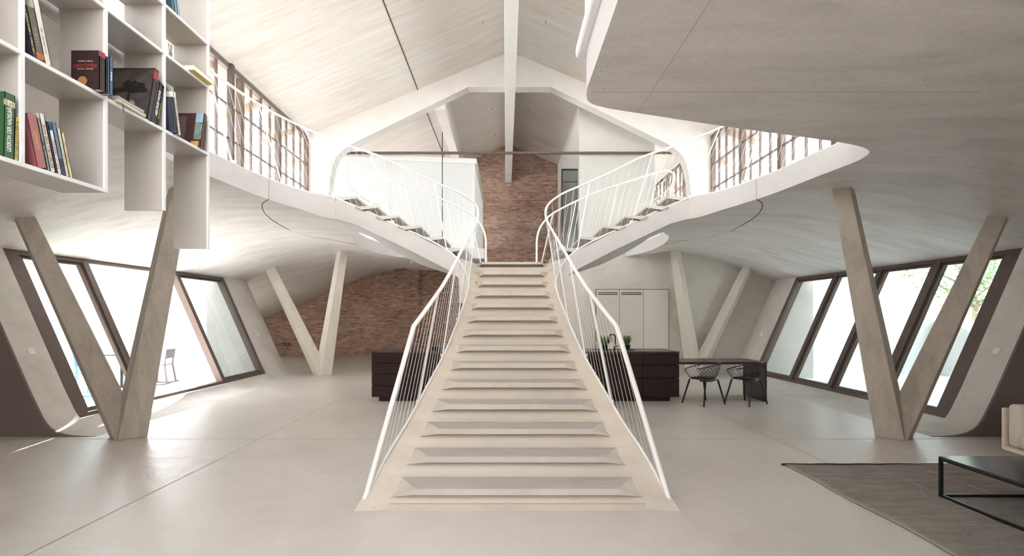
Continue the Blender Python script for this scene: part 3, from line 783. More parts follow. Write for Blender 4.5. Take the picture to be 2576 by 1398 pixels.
def railing(s, pairs, label, lean, post_at, step, kink):
    t = thing('stair_railing', label, 'railing', (0, 0, 0), group='white stair railings')
    base = [Vector((s*b[0], b[1], b[2])) for b, r in pairs]; rail = [Vector((s*r[0], r[1], r[2])) for b, r in pairs]
    K0 = 2 if kink else 1
    rp = rail[:K0]+[Vector(p) for p in smooth_path(rail[K0:], 6)]
    bp = [Vector(p) for p in smooth_path(base, 6)]
    r0 = .0235 if kink else .0195
    rad = [r0-(.007 if kink else .003)*max(0, min(1, (p.z-1.6)/1.4)) for p in rp]
    MB().tube(rp, rad, 12).build('handrail', M['white'], t, smooth=40)
    # white steel strip along the edge of the flight
    strip_pts = [p+Vector((0, 0, .012)) for p in bp]
    MB().tube(strip_pts, .013, 6).build('edge_strip', M['white'], t)
    # posts and cables lean uphill
    Lb = plen(bp)
    # parametrise by pair index -> arclength maps
    def at(pts_pairs, idx, which):
        i = int(idx); f = idx-i
        if i >= len(pts_pairs)-1: return pts_pairs[-1]
        return pts_pairs[i].lerp(pts_pairs[i+1], f)
    cum = [0]
    for a, b in zip(base, base[1:]): cum.append(cum[-1]+(b-a).length)
    def idx_of(sv):
        for i in range(len(cum)-1):
            if cum[i+1] >= sv: return i+(sv-cum[i])/max(1e-6, cum[i+1]-cum[i])
        return len(cum)-1
    # smooth index lookups
    def brp(sv): return at(base, idx_of(sv), 0)
    def rrp(sv):
        sv = max(0, sv); i = idx_of(sv)
        if i < K0: 
            return at(rail, max(i, 0), 0)
        k = (i-K0)*6; j = int(k); f = k-j; q = rp[K0:]
        if j >= len(q)-1: return q[-1]
        return q[j].lerp(q[j+1], f)
    for sv in post_at:
        a = brp(sv); b = rrp(sv+(lean if sv < 3.2 or not kink else .42))
        d = (brp(min(sv+.1, cum[-1]))-brp(max(sv-.1, 0))).normalized()
        p = MB(); p.bar(a-Vector((0, 0, .03)), b-Vector((0, 0, .01)), .034 if kink and sv < 3.2 else .017, .010, (d.x, d.y, 0))
        p.tube([a+Vector((0, 0, .02)), a+Vector((0, 0, .055))], .014, 8)
        p.build('railing_post', M['white'], t)
    sv = step*.7; n = 0
    while sv < cum[-1]-.02 and n < 96:
        a = brp(sv); b = rrp(sv+(lean if sv < 3.2 or not kink else .42))
        MB().tube([a, b], .0022, 5).build('railing_cable', M['cable'], t); sv += step; n += 1
    return t
P1 = [1.15, 1.95, 2.75, 3.45, 4.45, 5.42, 6.5, 7.4, 8.3, 9.2]
railing(-1, front_pairs, 'white steel railing on the left outer edge of the stair and left gallery', .62, P1, .125, True)
railing(1, front_pairs, 'white steel railing on the right outer edge of the stair and right gallery', .62, P1, .125, True)
P2 = [.05, .5, 1.3, 2.2, 3.1, 4.0, 4.9, 5.8]
railing(-1, rear_pairs, 'white curved railing behind the left upper stair arm', .25, P2, .125, False)
railing(1, rear_pairs, 'white curved railing behind the right upper stair arm', .25, P2, .125, False)

# ------------------------------------------------------------------ upper floor: translucent box, glass screen, glass door
t = thing('translucent_room_box', 'white-trimmed translucent ribbed room box on the upper floor left', 'room box', (-2.9, 13.3, ZT))
def lb(m_): return m_
yb0 = 13.3
MB().prism([(-2.25, .1), (1.9, .1), (1.9, 2.42), (-2.25, 2.62)], 0, .03, 'y').build('translucent_sheet', M['poly'], t)
MB().box(1.88, 1.92, 0, 4.6, .1, 2.42).build('translucent_side', M['poly'], t)
MB().box(-2.3, 1.95, -.02, .06, 0, .1).build('base_rail', M['white'], t)
m = MB(); m.prism([(-2.3, 2.62), (1.98, 2.42), (1.98, 2.58), (-2.3, 2.80)], -.06, .12, 'y'); m.hexa([(1.84, .12, 2.42), (1.98, .12, 2.42), (1.98, 4.6, 2.42), (1.84, 4.6, 2.42)], [(1.84, .12, 2.58), (1.98, .12, 2.58), (1.98, 4.6, 2.58), (1.84, 4.6, 2.58)])
m.build('top_trim', M['white'], t, bevel=.04, bseg=3)
for x in (-1.75, -.55, 1.88):
    MB().box(x-.04, x+.04, -.01, .05, .1, 2.5).build('post', M['white'], t)

t = thing('glass_screen', 'frameless glass screen with a long dark rail across the upper hall', 'glass screen', (0, 13.06, ZT))
for (a, b) in ((-4.75, -1.88), (-1.86, 4.75)):
    MB().box(a, b, -.006, .006, .02, 2.66).build('glass_pane', M['clearpane'], t)
MB().box(-4.72, 4.72, -.03, .03, 2.63, 2.69).build('dark_rail', M['frame'], t)
MB().box(-1.88, -1.86, -.012, .012, .0, 3.25).build('vertical_joint', M['black'], t)

t = thing('glass_door_panel', 'tall glazed door in a thin black frame beside the brick wall upstairs', 'glass door', (1.5, 13.5, ZT))
m = MB(); m.box(0, .035, 0, .04, 0, 2.35); m.box(0, .47, 0, .04, 2.32, 2.36); m.box(0, .47, 0, .04, 0, .05); m.box(0, .47, 0, .03, 1.98, 1.99)
m.build('door_frame', M['black'], t)
MB().box(.035, .47, .01, .02, .05, 2.32).build('pane', M['glass'], t)
MB().box(.44, .47, -.03, .02, 1.0, 1.12).build('handle', M['black'], t)
# white upholstered piece overhanging on the near right gallery
t = thing('white_daybed', 'white upholstered daybed overhanging the near right gallery edge overhead', 'daybed', (.42, 1.0, ZT))
MB().box(0, .9, -1.2, 2.45, .0, .10).build('daybed_base', M['white'], t, bevel=.03, bseg=3)
m = MB(); m.box(.03, .9, -1.2, 2.25, .10, .32); o = m.build('mattress', M['white'], t, bevel=.05, bseg=4)
m = MB(); m.box(-.0, .9, -1.2, .9, .3, .62); o = m.build('cushion', M['white'], t, bevel=.09, bseg=5)

# ------------------------------------------------------------------ kitchen
isl = thing('kitchen_island', 'long dark oak kitchen island standing behind the stair', 'kitchen island', (.25, 8.9, 0))
def L(x): return x-.25
X0, X1 = -2.53, 3.05
MB().box(L(X0)+.12, L(X1)-.15, -.33, .33, 0, .08).build('plinth', M['black'], isl)
MB().box(L(X0)+.02, L(X1)-.02, -.37, .4, .08, .875).build('carcass', M['darkwood'], isl)
MB().box(L(X0), L(X1), -.405, .43, .875, .908).build('worktop', M['tablewood'], isl, bevel=.003)
cols = [X0, -1.4, -.28, .6, 1.42, 2.39, X1]
for i in range(len(cols)-1):
    a, b = L(cols[i])+.003, L(cols[i+1])-.003
    rows = [(.085, .29), (.30, .495), (.505, .69), (.70, .87)] if i < 2 else [(.085, .42), (.43, .665), (.675, .87)]
    for (z0, z1) in rows:
        MB().box(a, b, -.4, -.38, z0, z1).build('drawer_front', M['darkwood'], isl, bevel=.002)
# sink tray and tap
m = MB(); m.box(L(1.62), L(2.35), .0, .26, .908, .918); m.build('sink_rim', M['black'], isl)
t = thing('kitchen_tap', 'slender black tap arched over the island sink', 'tap', (2.02, 9.08, .918))
MB().tube(smooth_path([(0, 0, 0), (0, 0, .2), (0, 0, .245), (-.03, 0, .275), (-.09, 0, .275), (-.105, 0, .25), (-.105, 0, .23)], 5), .013, 10).build('spout', M['black'], t, smooth=40)
MB().tube([(0, 0, .05), (.07, 0, .06)], .008, 8).build('lever', M['black'], t)
MB().lathe([(.024, 0), (.024, .05), (.014, .055)], n=14).build('tap_base', M['black'], t)
def herb(x, y, w, h, label, n=170, z=.908):
    t = thing('herb_pot', label, 'herb pot', (x, y, z), group='rosemary pots on the island')
    MB().lathe([(.05, 0), (.062, .07), (.066, .075), (.058, .073), (.05, .068)], n=16).build('pot', M['black'], t)
    m = MB(); rnd = random.Random(int(x*100)+5)
    for i in range(n):
        a = rnd.uniform(0, 6.28); rr = rnd.uniform(0, .04); tp = rnd.uniform(.3, 1)*w/2
        p0 = Vector((rr*math.cos(a), rr*math.sin(a), .06)); p1 = Vector((tp*math.cos(a), tp*math.sin(a), rnd.uniform(.55, 1)*h))
        d = p1-p0
        m.bar(p0, p1, .003, .003)
        for k in range(7):
            q = p0+d*(.3+.1*k); b = rnd.uniform(0, 6.28); l = .018
            e = q+Vector((math.cos(b)*l, math.sin(b)*l, l*.9)); sd = Vector((-math.sin(b), math.cos(b), 0))*.0028
            m.add([q-sd, q+sd, e], [(0, 1, 2)])
    m.build('foliage', M['leafdark'], t, recalc=False)
herb(1.82, 9.08, .34, .27, 'bushy rosemary pot left of the black tap on the island', 170, .919)
herb(2.26, 9.1, .2, .27, 'narrow rosemary pot right of the black tap on the island', 120, .919)
herb(-1.42, 8.72, .16, .2, 'small light green herb pot on the island left of the stair', 80, .909)

tb = thing('dining_table', 'dark oak table joined to the right end of the island', 'table', (3.85, 8.9, 0))
MB().box(-.8, .785, -.4, .36, .675, .72).build('tabletop', M['tablewood'], tb, bevel=.003)
MB().box(.735, .785, -.4, .36, 0, .675).build('end_panel', M['tablewood'], tb)

def wire_chair():
    t = thing('wire_chair', 'x', 'chair', (0, 0, 0), group='black wire tub chairs at the table')
    # seat shell: grid surface; front towards +y (table), back towards -y
    def shell(u, v):
        # u: -1..1 around, v: 0 (seat centre) ..1 (rim)
        a = u*math.pi*.86
        rx, ry = .30, .27
        x = math.sin(a)*rx; y = -math.cos(a)*ry
        back = .5+.5*math.cos(a)
        rimz = .56+.19*back**.9
        f = v
        z = .43+(rimz-.43)*f**2.2
        sc = .30+.70*min(1, f**.55)
        return Vector((x*sc*(1+.05*f), y*sc*(1+.05*f)+.02, z))
    rim = [shell(-1+2*i/40, 1) for i in range(41)]
    MB().tube(rim, .0085, 8).build('rim', M['chair'], t, smooth=40)
    m = MB(); 
    K = 22
    for i in range(-6, K+6):
        for dr in (1, -1):
            pts = []
            for k in range(9):
                v = .34+.66*k/8; u = -1+2*(i+dr*4.2*(k/8))/K
                if -1 <= u <= 1: pts.append(shell(u, v))
            if len(pts) > 1: m.tube(pts, .0026, 5, cap=False)
    m.build('wire_mesh', M['chair'], t)
    ring = [shell(-1+2*i/30, .34) for i in range(31)]; ring.append(ring[0])
    m = MB(); m.tube(ring, .011, 8); m.tube([Vector((-.21, -.1, .425)), Vector((0, -.16, .415)), Vector((.21, -.1, .425))], .012, 8)
    for sx in ():  m.tube([Vector((sx*.15, -.1, .425)), shell(sx*.80, .5)*.5+Vector((sx*.19, .12, .44))*.5, shell(sx*1.0, 1)], .012, 8)
    m.build('seat_frame', M['chair'], t, smooth=40)
    MB().lathe([(.0, .43), (.15, .43), (.185, .437), (.19, .45), (.17, .462), (0, .465)], n=24).build('seat_pad', M['leather'], t, smooth=50)
    for (x, y) in ((-.15, -.17), (.15, -.17), (-.17, .16), (.17, .16)):
        MB().tube([(x, y, .43), (x*1.75, y*1.35, 0)], [.016, .013], 8).build('leg', M['chair'], t, smooth=40)
    return t
ch = wire_chair(); ch.location = (3.42, 8.33, 0); ch.rotation_euler = (0, 0, R(26)); ch['label'] = 'black wire tub chair nearer the island, with a brown seat pad'
def dup(root, loc, rz, label):
    r = root.copy(); C.objects.link(r); r.location = loc; r.rotation_euler = (0, 0, rz); r['label'] = label
    for c_ in list(root.children):
        c = c_.copy(); C.objects.link(c); c.parent = r
        for g in c_.children:
            d = g.copy(); C.objects.link(d); d.parent = c
    return r
dup(ch, (4.17, 8.33, 0), R(30), 'black wire tub chair nearer the table end panel')

# tall cupboards in the kitchen wall
cb = thing('tall_cupboard', 'flush pale tall cupboard with three doors and slotted vents in the kitchen wall', 'cupboard', (3.27, 12.54, 0))
xs = [2.31, 2.93, 3.57, 4.24]
M['cup'] = concrete('limewashed_door', (.66, .615, .565), .7, (1, 1, 1), .06, .04, 1.4, False)
MB().box(xs[0]-3.27-.01, xs[3]-3.27+.01, -.012, .01, 0.0, 2.27).build('cupboard_frame', M['joint'], cb)
for i in range(3):
    d = MB().box(xs[i]-3.27+.005, xs[i+1]-3.27-.005, -.03, -.005, .06, 2.255).build('door', M['cup'], cb)
    if i < 2:
        m = MB()
        for k in range(2): m.box(xs[i]-3.27+.05, xs[i+1]-3.27-.05, -.033, -.025, 2.12+k*.045, 2.14+k*.045)
        m.build('vent_slot', M['black'], d)

# ------------------------------------------------------------------ lounge
rug = thing('rug', 'grey woven patchwork rug on the floor at lower right', 'rug', (4.6, 3.2, 0))
def rugsurf():
    m = MB(); nx, ny = 60, 60; rnd = random.Random(3)
    vs = []
    for j in range(ny+1):
        for i in range(nx+1):
            x = -1.79+3.6*i/nx; y = -2.0+3.66*j/ny
            z = .010+.0035*math.sin(x*3.1+y*1.3)*math.sin(y*9+x)+.003*math.sin(y*23+x*2)
            if i == 0: x += .012*math.sin(y*6)
            vs.append((x, y, z))
    fs = [(j*(nx+1)+i, j*(nx+1)+i+1, (j+1)*(nx+1)+i+1, (j+1)*(nx+1)+i) for j in range(ny) for i in range(nx)]
    m.add(vs, fs); return m
o = rugsurf().build('rug_field', M['rug'], rug, smooth='all')
md = o.modifiers.new('s', 'SOLIDIFY'); md.thickness = .008
MB().tube([(-1.83+.1*i, 1.665+.006*math.sin(i*1.7), .013) for i in range(38)], .011, 6).build('rug_hem', M['rughem'], rug)
m = MB()
for x in (-.95, -.5, .4): m.tube([(x+.006*math.sin(k), -2+.2*k, .019) for k in range(19)], .0032, 5)
for y in (1.37, .24): m.tube([(-1.79+.2*k, y+.005*math.sin(k*1.3), .019) for k in range(19)], .0026, 5)
m.tube([(-1.79+.012*math.sin((-2+.1*k)*6), -2+.1*k, .014) for k in range(37)], .006, 5)
m.build('rug_seam', M['rugseam'], rug)

ct = thing('coffee_table', 'low black steel coffee table with a thin glossy top on the rug', 'coffee table', (3.99, 3.45, .02))
W2, D2, HH = .40, .54, .34; r = .011
MB().box(-W2, W2, -D2, D2, HH-.012, HH+.002).build('tabletop', M['blackgloss'], ct, bevel=.002)
m = MB()
for z in (r, HH-.022):
    for y in (-D2+r, D2-r): m.box(-W2, W2, y-r, y+r, z-r, z+r)
    for x in (-W2+r, W2-r): m.box(x-r, x+r, -D2+r, D2-r, z-r, z+r)
m.build('table_frame', M['black'], ct)
for x in (-W2+r, W2-r):
    for y in (-D2+r, D2-r): MB().box(x-r, x+r, y-r, y+r, r, HH-.02).build('leg', M['black'], ct)

sf = thing('sofa', 'cream linen sofa cut by the right edge of the picture', 'sofa', (5.30, 3.86, .0), (0, 0, R(-100)))
# local: width along x, front towards -y
def soft(m_, name, mat, b=.05, seg=4): return m_.build(name, mat, sf, bevel=b, bseg=seg, smooth=60)
MB().box(-.95, .95, -.42, .46, .17, .21).build('sofa_platform', M['piping'], sf, bevel=.012)
MB().box(-.98, -.95, -.40, .48, .17, .60).build('side_panel', M['piping'], sf, bevel=.01)
MB().box(-.95, .95, .46, .49, .17, .62).build('back_panel', M['piping'], sf, bevel=.01)
soft(MB().box(-.945, -.79, -.38, .45, .21, .65), 'arm', M['sofa'], .045)
soft(MB().box(-.80, .95, .28, .455, .21, .65), 'backrest', M['sofa'], .05)
soft(MB().box(-.785, .90, -.42, .30, .21, .38), 'seat_cushion', M['sofa'], .07)
soft(MB().box(-.77, -.15, .10, .30, .37, .66), 'back_cushion', M['sofa2'], .08)
for (x, y) in ((-.7, -.3), (.7, -.3), (-.7, .36), (.7, .36)):
    MB().box(x-.015, x+.015, y-.02, y+.02, 0, .17).build('leg', M['black'], sf)
MB().box(-.7, .7, -.315, -.285, .145, .17).build('leg_rail', M['black'], sf)

# ------------------------------------------------------------------ bookcase
FX = -2.255; BX = -2.505   # front and back
bc = thing('hanging_bookcase', 'white open bookcase hanging from the left gallery with staggered fins', 'bookcase', (FX, 2.5, 2.05))
def B(y0, y1, z0, z1, name):
    o = MB().box(BX-FX, -.012, y0-2.5, y1-2.5, z0-2.05, z1-2.05).build(name, M['board'], bc)
    e = MB().box(-.012, 0, y0-2.5, y1-2.5, z0-2.05, z1-2.05).build('edge_band', M['edge'], o)
    return o
YJ = [.795, 1.23, 1.668, 2.105, 2.545, 2.98, 3.42]; th = .009
vz = [2.23, 2.23, 2.23, 2.23, 2.23, 2.23, 2.05]
ZL = [2.23, 2.73, 3.22, 3.53, 4.0]
for y, zb_ in zip(YJ, vz): B(y-th, y+th, zb_-th, 4.02, 'divider')
for a, b in zip(YJ[:4], YJ[1:5]): B(a+th, b-th, 2.23-th, 2.23+th, 'shelf')
for z in ZL[1:]: 
    for a, b in zip(YJ, YJ[1:]): B(a+th, b-th, z-th, z+th, 'shelf')
# ------------------------------------------------------------------ books
def book(label, y, z, t, h, dep, col, lean=0, out=0, pages=(.72, .66, .52), title=None, tcol=(.85, .85, .82), tsize=None, flip=False, cover=None, sq=.8, band=None, ticks=None):
    """standing book: spine in the front plane, thickness along +y from y; lean in degrees about its bottom edge (+ = top towards the camera)"""
    b = thing('book', label, 'book', (FX+.0+out, y, z+.0095), (R(lean), 0, 0), 'books on the hanging bookcase')
    mat = flat('book_cover', col, .4)
    m = MB(); m.box(-dep, 0, 0, .0025, 0, h); m.box(-dep, 0, t-.0025, t, 0, h); m.box(-.003, 0, 0, t, 0, h)
    m.build('cover', mat, b)
    MB().box(-dep+.004, -.003, .0025, t-.0025, .003, h-.003).build('pages', flat('book_pages', pages, .8), b)
    if title:
        ts = tsize or min(t*.62, .03)
        # spine text reads upwards (rotated), on the +x side
        rot = (R(90), R(90) if flip else R(-90), R(90))
        text_mesh('title', title, ts, flat('book_ink', tcol, .5), b, (.0006, t/2, h*.5), rot, squeeze=sq, bold=.0004)
    if ticks:
        tc_, f0, f1, wd = ticks; rn = random.Random(int(h*1e4)+int(t*1e4)); m = MB(); z_ = h*f0
        while z_ < h*f1:
            st = t*wd*.0022/.004
            w_ = rn.uniform(.0015, .004); y0_ = t*.5-t*wd*.5
            k_ = rn.random()
            if k_ > .15:
                m.box(0, .0005, y0_, y0_+t*wd, z_, z_+.0011)
                if k_ > .4: m.box(0, .0005, y0_, y0_+t*wd*.25, z_, z_+w_)
                if k_ > .6: m.box(0, .0005, y0_+t*wd*.7, y0_+t*wd, z_, z_+w_)
                if k_ > .85: m.box(0, .0005, y0_+t*wd*.4, y0_+t*wd*.6, z_, z_+w_)
            z_ += w_+rn.uniform(.001, .002)
        m.build('spine_print', flat('book_ink', tc_, .5), b)
    if band:
        MB().box(-.004, .0008, -.0003, t+.0003, h*band[0], h*band[1]).build('spine_band', flat('band', band[2], .5), b)
    return b
# bottom left cell, green lexicon and yellow guide
z1 = 2.23
g = book('large dark green hardcover on the lowest shelf at far left', 2.028, z1, .043, .285, .20, (.03, .10, .035), -1, -.004, title='LEXIKON DER NADELBÄUME', tcol=(.8, .85, .78), tsize=.024, sq=.72, band=(.80, .89, (.45, .36, .25)))
mm = MB()
for k, (z_, w_) in enumerate(((.255, .05), (.205, .09), (.198, .08), (.191, .085), (.184, .075), (.177, .08), (.155, .03), (.148, .03))):
    mm.box(-.13, -.13+w_, -.001, 0, z_, z_+.003)
mm.build('cover_print', flat('cream_print', (.6, .57, .4)), g)
book('slim yellow-ochre book between the green hardcover and the divider', 2.074, z1, .019, .195, .15, (.55, .42, .10), -2, -.008, ticks=((.10, .08, .04), .08, .9, .45))
# leaning row, lowest shelf
rowt = {0: ((.75, .55, .2), .35, .72, .35), 2: ((.30, .06, .06), .05, .80, .5), 4: ((.55, .16, .1), .12, .8, .45), 7: ((.6, .22, .12), .3, .8, .4), 6: ((.35, .45, .25), .2, .6, .4)}
row = [(.046, .235, (.38, .13, .13), 'pink-red book, first of the leaning row on the lowest shelf', None, None),
       (.014, .235, (.22, .28, .24), 'thin grey-green book with black letters beside the pink-red one', 'OST', (.02, .02, .02)),
       (.024, .262, (.72, .68, .60), 'tallest cream book in the leaning row on the lowest shelf', None, None),
       (.010, .235, (.03, .03, .04), 'thin black book in the leaning row on the lowest shelf', None, None),
       (.020, .20, (.70, .68, .64), 'shorter white book with red letters in the leaning row', None, None),
       (.020, .245, (.12, .20, .30), 'steel-blue book with a dark band in the leaning row', None, None),
       (.018, .225, (.62, .60, .42), 'pale yellow-green book, second from the end of the leaning row', None, None),
       (.018, .21, (.66, .58, .36), 'cream and orange book at the end of the leaning row', None, None)]
y = 2.175
for i, (t_, h_, c_, lb_, ti, tc_) in enumerate(row):
    book(lb_, y-.052+.052, z1, t_, h_, .17, c_, 12.5, -.004, title=ti, tcol=tc_ or (1, 1, 1), tsize=(.03 if ti == 'OST' else None), band=((.0, .32, (.03, .04, .07)) if i == 5 else None), ticks=rowt.get(i))
    y += t_/math.cos(R(12.5))+.0006
# second shelf, left group
z2 = 2.73
y = 2.155
for (t_, h_, c_, lb_, ti, tc_, dep) in [(.018, .21, (.045, .045, .06), 'dark slate book with yellow lettering leaning on the second shelf', ((.65, .55, .1), .1, .95, .5), None, .15),
        (.036, .225, (.13, .11, .085), 'taupe book with an orange spine mark leaning on the second shelf', ((.5, .45, .35), .3, .6, .3), None, .17),
        (.030, .325, (.72, .69, .61), 'tall cream hardcover leaning on the second shelf', ((.2, .2, .2), .12, .5, .25), None, .2)]:
    book(lb_, y, z2, t_, h_, dep, c_, 13, -.004, ticks=ti, band=((.03, .14, (.55, .13, .05)) if t_ == .036 else None)); y += t_/math.cos(R(13))+.001
# second shelf, upright pair poking out beside the divider
b = book('black paperback with an upside-down red title on the second shelf', 2.462, z2, .034, .205, .15, (.030, .012, .012), 0, .035, title=None, band=(.86, 1.0, (.35, .04, .07)))
text_mesh('cover_title', 'RELIQUIEM', .026, flat('red_ink', (.35, .04, .03)), b, (-.075, -.0006, .125), (R(-90), 0, R(180)) and (R(90), R(180), 0), squeeze=.95)
pc = MB()
for zz, n_ in ((.105, 17), (.146, 15)):
    for k in range(n_): 
        if k != 8: pc.box(-.075+(k-n_/2)*.0052, -.075+(k-n_/2)*.0052+.003, -.0008, 0, zz, zz+.004+.0012*(k % 3))
pc.build('cover_author', flat('pale_ink', (.45, .36, .28)), b)
em = MB().lathe([(.001, 0), (.024, .0), (.024, .001), (0.001, .001)], n=20).build('cover_emblem', flat('ochre', (.40, .18, .05)), b)
em.rotation_euler = (R(90), 0, 0); em.location = (-.09, -.0002, .045)
book('thin dark paperback squeezed beside the blue spine on the second shelf', 2.4975, z2, .013, .195, .13, (.03, .02, .02), 0, .036)
book('slim blue paperback with white script spine at the divider', 2.512, z2, .021, .20, .13, (.08, .14, .22), 0, .045, title='Die Sabanak', tcol=(.85, .88, .9), sq=.75)
# third column: flat books, black tree book and spines
def flatbook(label, y0, z, ly, lx, t, col, out, rz=0, pages=(.72, .66, .52)):
    b = thing('book', label, 'book', (FX+out, y0, z+.0095), (0, 0, R(rz)), 'books on the hanging bookcase')
    m = MB(); m.box(-lx, 0, 0, ly, 0, .0025); m.box(-lx, 0, 0, ly, t-.0025, t); m.box(-lx, 0, ly-.003, ly, 0, t)
    m.build('cover', flat('book_cover', col, .4), b)
    MB().box(-lx+.003, -.003, .003, ly-.003, .0025, t-.0025).build('pages', flat('book_pages', pages, .8), b)
    return b
fb = flatbook('cream book lying flat with a brown ribbon on the second shelf', 2.60, z2, .21, .15, .020, (.55, .45, .33), .022, 3)
MB().bar((-.004, .03, .009), (.012, .02, -.055), .006, .0015, (0, 1, 0)).build('ribbon', flat('brown_ribbon', (.12, .05, .03)), fb)
flatbook('blue and white book lying flat on top of the cream one', 2.60, z2+.020, .19, .145, .013, (.40, .52, .60), .018, 1)
bt = book('large black photo book with a tree on its cover on the second shelf', 2.832, z2, .032, .35, .27, (.035, .028, .026), -11, .0, band=(.80, .97, (.30, .04, .04)))
# tree picture on the cover facing the camera
pc = MB(); pc.box(-.262, -.008, -.0008, 0, .01, .335); pc.build('cover_photo', concrete('murky_photo', (.075, .062, .055), .4, (1, 1, 1), .6, .1, 9, False), bt)
pc = MB()
rnd = random.Random(11)
for i in range(46):
    a = rnd.uniform(0, math.pi); rr = rnd.uniform(.2, 1)
    cx_, cz = -.135+math.cos(a)*.09*rr, .185+math.sin(a)*.075*rr
    s_ = rnd.uniform(.012, .026)
    pc.add([(cx_+s_*math.cos(k*1.047+i), -.0016-.00001*i, cz+s_*.8*math.sin(k*1.047+i)) for k in range(6)], [(0, 1, 2, 3, 4, 5)])
pc.add([(-.165, -.0017, .05), (-.105, -.0017, .05), (-.125, -.0017, .13), (-.13, -.0017, .2), (-.14, -.0017, .2), (-.145, -.0017, .13)], [(0, 1, 2, 3, 4, 5)])
pc.build('cover_tree', flat('tree_black', (.012, .008, .008)), bt, recalc=False)
pc = MB(); pc.add([(-.118+.03*math.cos(k*.63), -.0012, .105+.024*math.sin(k*.63)) for k in range(10)], [tuple(range(10))]); pc.build('cover_light', flat('pale_light', (.35, .33, .30)), bt, recalc=False)
book('thin black book with a white edge behind the tree book', 2.866, z2, .012, .29, .2, (.02, .018, .018), -11, .0, band=(0, .98, (.05, .045, .045)))
book('black hardcover with bold white spine title leaning on the divider', 2.880, z2, .027, .285, .2, (.018, .018, .02), -11.5, .0, title='ABENTEUER WILDNIS', tcol=(.85, .85, .85), tsize=.024, sq=.75)
book('slim black book with yellow spine letters against the divider', 2.909, z2, .014, .275, .2, (.03, .03, .035), -11.5, .0, ticks=((.62, .52, .1), .15, .55, .7))
# fourth column
y = 3.04
for (t_, h_, c_, lb_, ti) in [(.018, .20, (.05, .06, .085), 'blue and black thin book leaning on the divider, fourth column', None), (.016, .225, (.05, .05, .05), 'black thin book leaning between blue and white, fourth column', None),
        (.022, .265, (.74, .73, .72), 'white book with tiny black spine text leaning in the fourth column', ((.12, .12, .12), .08, .85, .4))]:
    book(lb_, y, z2, t_, h_, .16, c_, 11, .02, ticks=ti); y += t_/math.cos(R(11))+.001
br = book('brown back-cover book with a landscape strip beside the end panel', 3.30, z2, .03, .262, .225, (.075, .03, .028), -10, .015)
pc = MB()
for k in range(26): pc.box(-.205, -.115-.012*random.random(), -.0006, 0, .07+k*.0065, .0725+k*.0065)
pc.build('cover_text', flat('beige_print', (.30, .22, .18)), br)
MB().box(-.055, -.002, -.0008, 0, .06, .262).build('cover_photo', concrete('landscape_print', (.20, .27, .24), .5, (1, 1, 1), .7, .1, 14, False), br)
sk = MB().box(-.055, -.002, -.0008, 0, .19, .262).build('cover_sky', flat('sky_print', (.30, .45, .6)), br); sk.location.y = -.0005
MB().box(-.07, -.015, -.001, 0, .004, .045).build('cover_label', flat('ochre_print', (.62, .40, .10)), br)
fy = flatbook('yellow paperback lying flat with white pages near the end panel', 3.20, 3.22, .21, .14, .036, (.70, .52, .16), .04, 0, (.8, .78, .74))
# top right blue books
y = 3.04
for (t_, h_, c_, lb_) in [(.03, .26, (.08, .13, .18), 'dark blue book on the top shelf leaning left'), (.025, .28, (.16, .30, .38), 'teal book on the top shelf leaning left'), (.02, .27, (.35, .45, .52), 'pale blue book on the top shelf leaning left')]:
    book(lb_, y, 3.53, t_, h_, .18, c_, 10, 0); y += t_+.002

# ------------------------------------------------------------------ small fittings
def plate(s, Y, z, label):
    n = Vector((-s, 0, .44)).normalized()
    t = thing('light_switch', label, 'switch', (s*wx(z), Y, z), (0, s*math.atan(.44), 0), 'switches on the slanted walls')
    MB().box(-.012 if s > 0 else 0, 0 if s > 0 else .012, -.045, .045, -.045, .045).build('cover_plate', M['switch'], t, bevel=.004)
    MB().box(-.017 if s > 0 else .012, -.012 if s > 0 else .017, -.028, .028, -.03, .03).build('rocker', M['white'], t, bevel=.002)
plate(-1, 6.28, 1.08, 'white light switch on the left slanted wall by the near window edge')
plate(1, 6.25, 1.08, 'white light switch on the right slanted wall by the near window edge')
plate(-1, 12.0, 1.08, 'white light switch on the left slanted wall beyond the window')
plate(1, 12.0, 1.08, 'white light switch on the right slanted wall beyond the window')
t = thing('smoke_detector', 'small white smoke detector under the left rear slab', 'smoke detector', (-2.95, 14.2, under(2.95, 14.2)))
MB().lathe([(.05, 0.0), (.05, -.02), (.035, -.045), (0.001, -.05)], n=18).build('detector_body', M['white'], t, smooth=40)
for i, (x, y_) in enumerate(((-3.35, 8.2), (-3.1, 8.9))):
    o = MB().lathe([(.03, .0), (.03, -.008), (.022, -.01), (.001, -.006)], (x, y_, under(x, y_)), 16).build('ceiling_spotlight', M['white'])
    tag(o, ['tiny round recessed spot in the left slab near the joint line', 'tiny round recessed spot in the left slab nearer the opening'][i], 'spotlight', 'recessed spots')
t = thing('wall_socket', 'black double socket on the brick wall at left', 'socket', (-8.95, YB-.001, .42))
for k in (-1, 1): MB().box(k*.11-.10, k*.11+.10, -.06, 0, -.05, .05).build('outlet', M['black'], t, bevel=.015)
o = MB().box(-1.98, -1.84, YB-.1, YB, 1.9, 2.43).build('wall_speaker', M['black'], bevel=.01); tag(o, 'narrow black box mounted on the brick wall beside the stair', 'speaker')

